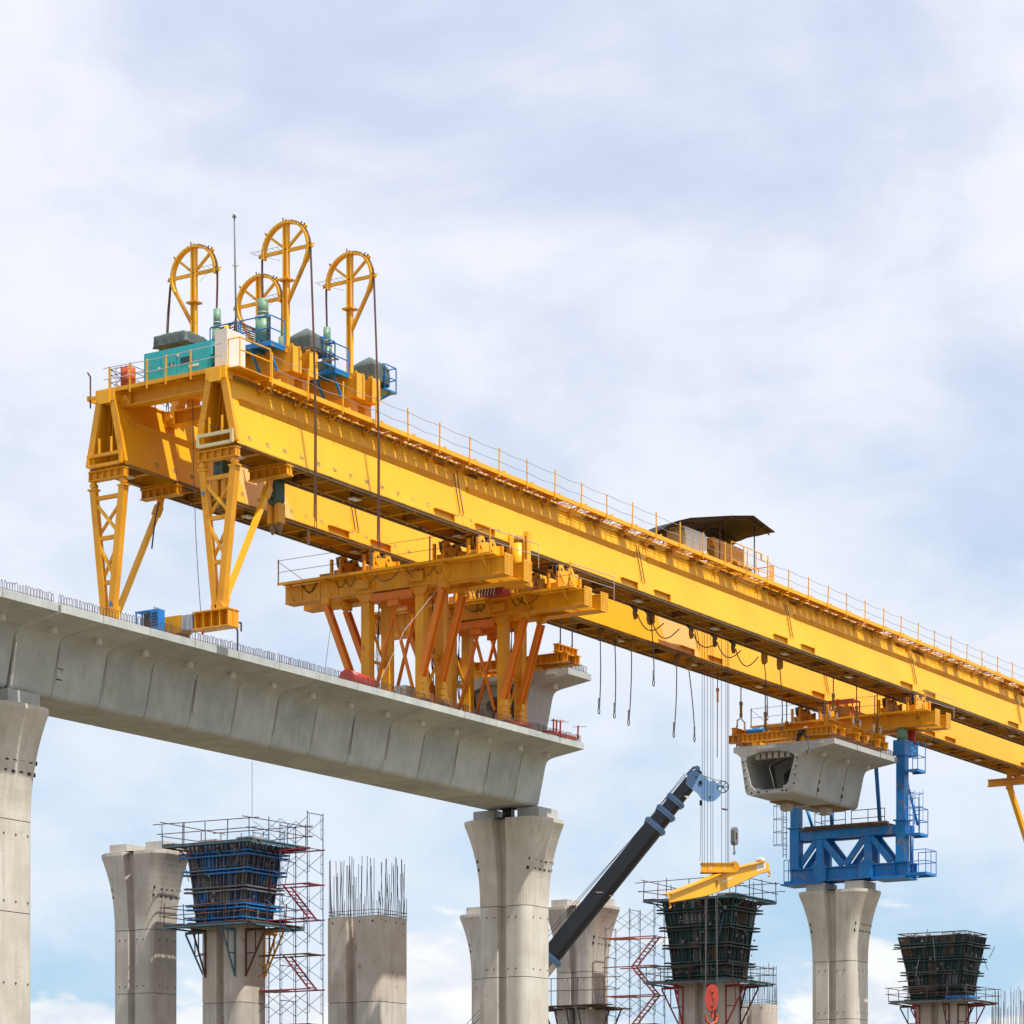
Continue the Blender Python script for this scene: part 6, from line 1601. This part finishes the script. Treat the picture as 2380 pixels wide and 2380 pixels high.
# head plates and pulleys
hp_ = [(1596, 1806), (1607, 1790), (1620, 1792), (1640, 1805), (1650, 1817), (1657, 1813), (1664, 1816), (1668, 1836), (1676, 1836), (1675, 1848), (1662, 1861), (1648, 1864), (1630, 1858), (1622, 1845), (1604, 1832), (1594, 1822)]
for d in (-.4, .34):
    m = MB(); m.loft([[CP(x, y, d) for x, y in hp_], [CP(x, y, d+.06) for x, y in hp_]]); m.build('head_plate', 'skyblue', cr)
m = MB()
for (x, y, r_) in ((1656, 1838, .38), (1620, 1800, .3)):
    for d in (-.15, .05): m.tube(CP(x, y, d), CP(x, y, d+.1), r_, 18)
m.build('head_sheave', 'dark', cr)
m = MB(); m.tube(CP(1628, 1819, -.46), CP(1628, 1819, -.38), .12, 12); m.tube(CP(1618, 1806, -.44), CP(1618, 1806, -.38), .05, 8); m.tube(CP(1650, 1852, -.44), CP(1650, 1852, -.38), .05, 8); m.build('pin', 'dark', cr)
m = MB(); m.bar(CP(1597, 1800), CP(1612, 1784), .5, .12); m.tube(CP(1622, 1786, -.3), CP(1622, 1786, .3), .14, 10); m.bar(CP(1612, 1785), CP(1622, 1782), .4, .1); m.build('head_bracket', 'skyblue', cr)
wc_ = CP(1680, 1829); R_ = .33; m = MB()
ringp = [wc_+RT*R_*math.cos(k*math.pi/9)+Vector((0, 0, R_*math.sin(k*math.pi/9))) for k in range(19)]
m.path(ringp, .035, 6)
for k in range(6): m.bar(wc_, wc_+RT*R_*math.cos(k*math.pi/3)+Vector((0, 0, R_*math.sin(k*math.pi/3))), .05)
m.tube(wc_-FW*.1, wc_+FW*.1, .08, 10); m.build('runner_wheel', 'cyan', cr)
MB().bar(CP(1655, 1818), wc_, .14, .1).build('runner_arm', 'skyblue', cr)
m = MB(); m.path([CP(1636, 1803), CP(1660, 1812), CP(1688, 1816)], .02, 4); m.path([CP(1595, 1800), CP(1512, 1898), CP(1275, 2176), foot+upn*1.2], .02, 4); m.path([CP(1592, 1797), CP(1500, 1914), CP(1275, 2165), foot+upn*1.3], .016, 4); m.build('luffing_rope', 'wire', cr)
m = MB(); m.path([CP(1629, 1862), CP(1629, 1925), CP(1627, 2000)], .016, 4); m.build('whip_rope', 'wire', cr)
m = MB(); m.box(CP(1629, 1870).x-.06, CP(1629, 1870).x+.06, CP(1629, 1870).y-.06, CP(1629, 1870).y+.06, CP(1629, 1872).z, CP(1629, 1860).z); m.build('anchor', 'dark', cr)
# carrier (below the frame)
c0 = foot.copy(); c0.z = 0; fx, fy = c0.x, c0.y
def cb(x0, x1, y0, y1, z0, z1, nm, mt):
    m = MB(); vs = [c0+RT*a+FW*b+Vector((0, 0, z)) for z in (z0, z1) for a, b in ((x0, y0), (x1, y0), (x1, y1), (x0, y1))]
    m.add(vs, [(3, 2, 1, 0), (4, 5, 6, 7), (0, 1, 5, 4), (1, 2, 6, 5), (2, 3, 7, 6), (3, 0, 4, 7)]); return m.build(nm, mt, cr)
cb(-4.5, 7.5, -1.3, 1.3, .9, 1.5, 'chassis', 'skyblue'); cb(-2.2, 2.2, -1.3, 1.3, 1.6, 2.2, 'turntable', 'skyblue'); cb(-3.4, -2.2, -1.3, 1.3, 1.7, 3.1, 'counterweight', 'blue')
cb(.2, 2.0, -2.1, -1.35, 1.6, 3.2, 'cab', 'skyblue'); cb(.5, 2.03, -2.12, -2.1, 2.3, 3.0, 'cab_window', 'glass'); cb(5.8, 7.6, -1.3, 1.3, 1.5, 2.9, 'driving_cab', 'skyblue')
for k in range(4):
    for d in (-1.35, 1.05):
        p_ = c0+RT*(-3.6+k*3.1)+FW*d+Vector((0, 0, .6)); MB().tube(p_, p_+FW*.32, .6, 18).build('wheel', 'dark', cr)
for a in (-4, 6.5):
    for d in (-2.6, 2.6): p_ = c0+RT*a+FW*d; m = MB(); m.tube(p_, p_+Vector((0, 0, 1.1)), .12, 8); m.bar(p_+Vector((0, 0, 1.1)), c0+RT*a+Vector((0, 0, 1.1)), .25); m.build('outrigger', 'skyblue', cr)
MB().tube(c0+RT*1.6+Vector((0, 0, 2.1)), foot-ax*6+Vector((0, 0, -.4)), .18, 10).build('luffing_ram', 'galv', cr)

# guy wires at the lower left of the middle pier
tagg(MB().path([W(1083, 2382, D=170), W(1117, 2345, D=170)], .02, 4).path([W(1100, 2382, D=170), W(1118, 2362, D=170)], .02, 4).build('guy_wires', 'wire', loc=W(1083, 2382, D=170)), 'two thin dark guy wires at the bottom left of the middle pier', 'wires')
print('objects', len(bpy.data.objects), 'tris', sum(len(p.vertices)-2 for me in bpy.data.meshes for p in me.polygons))
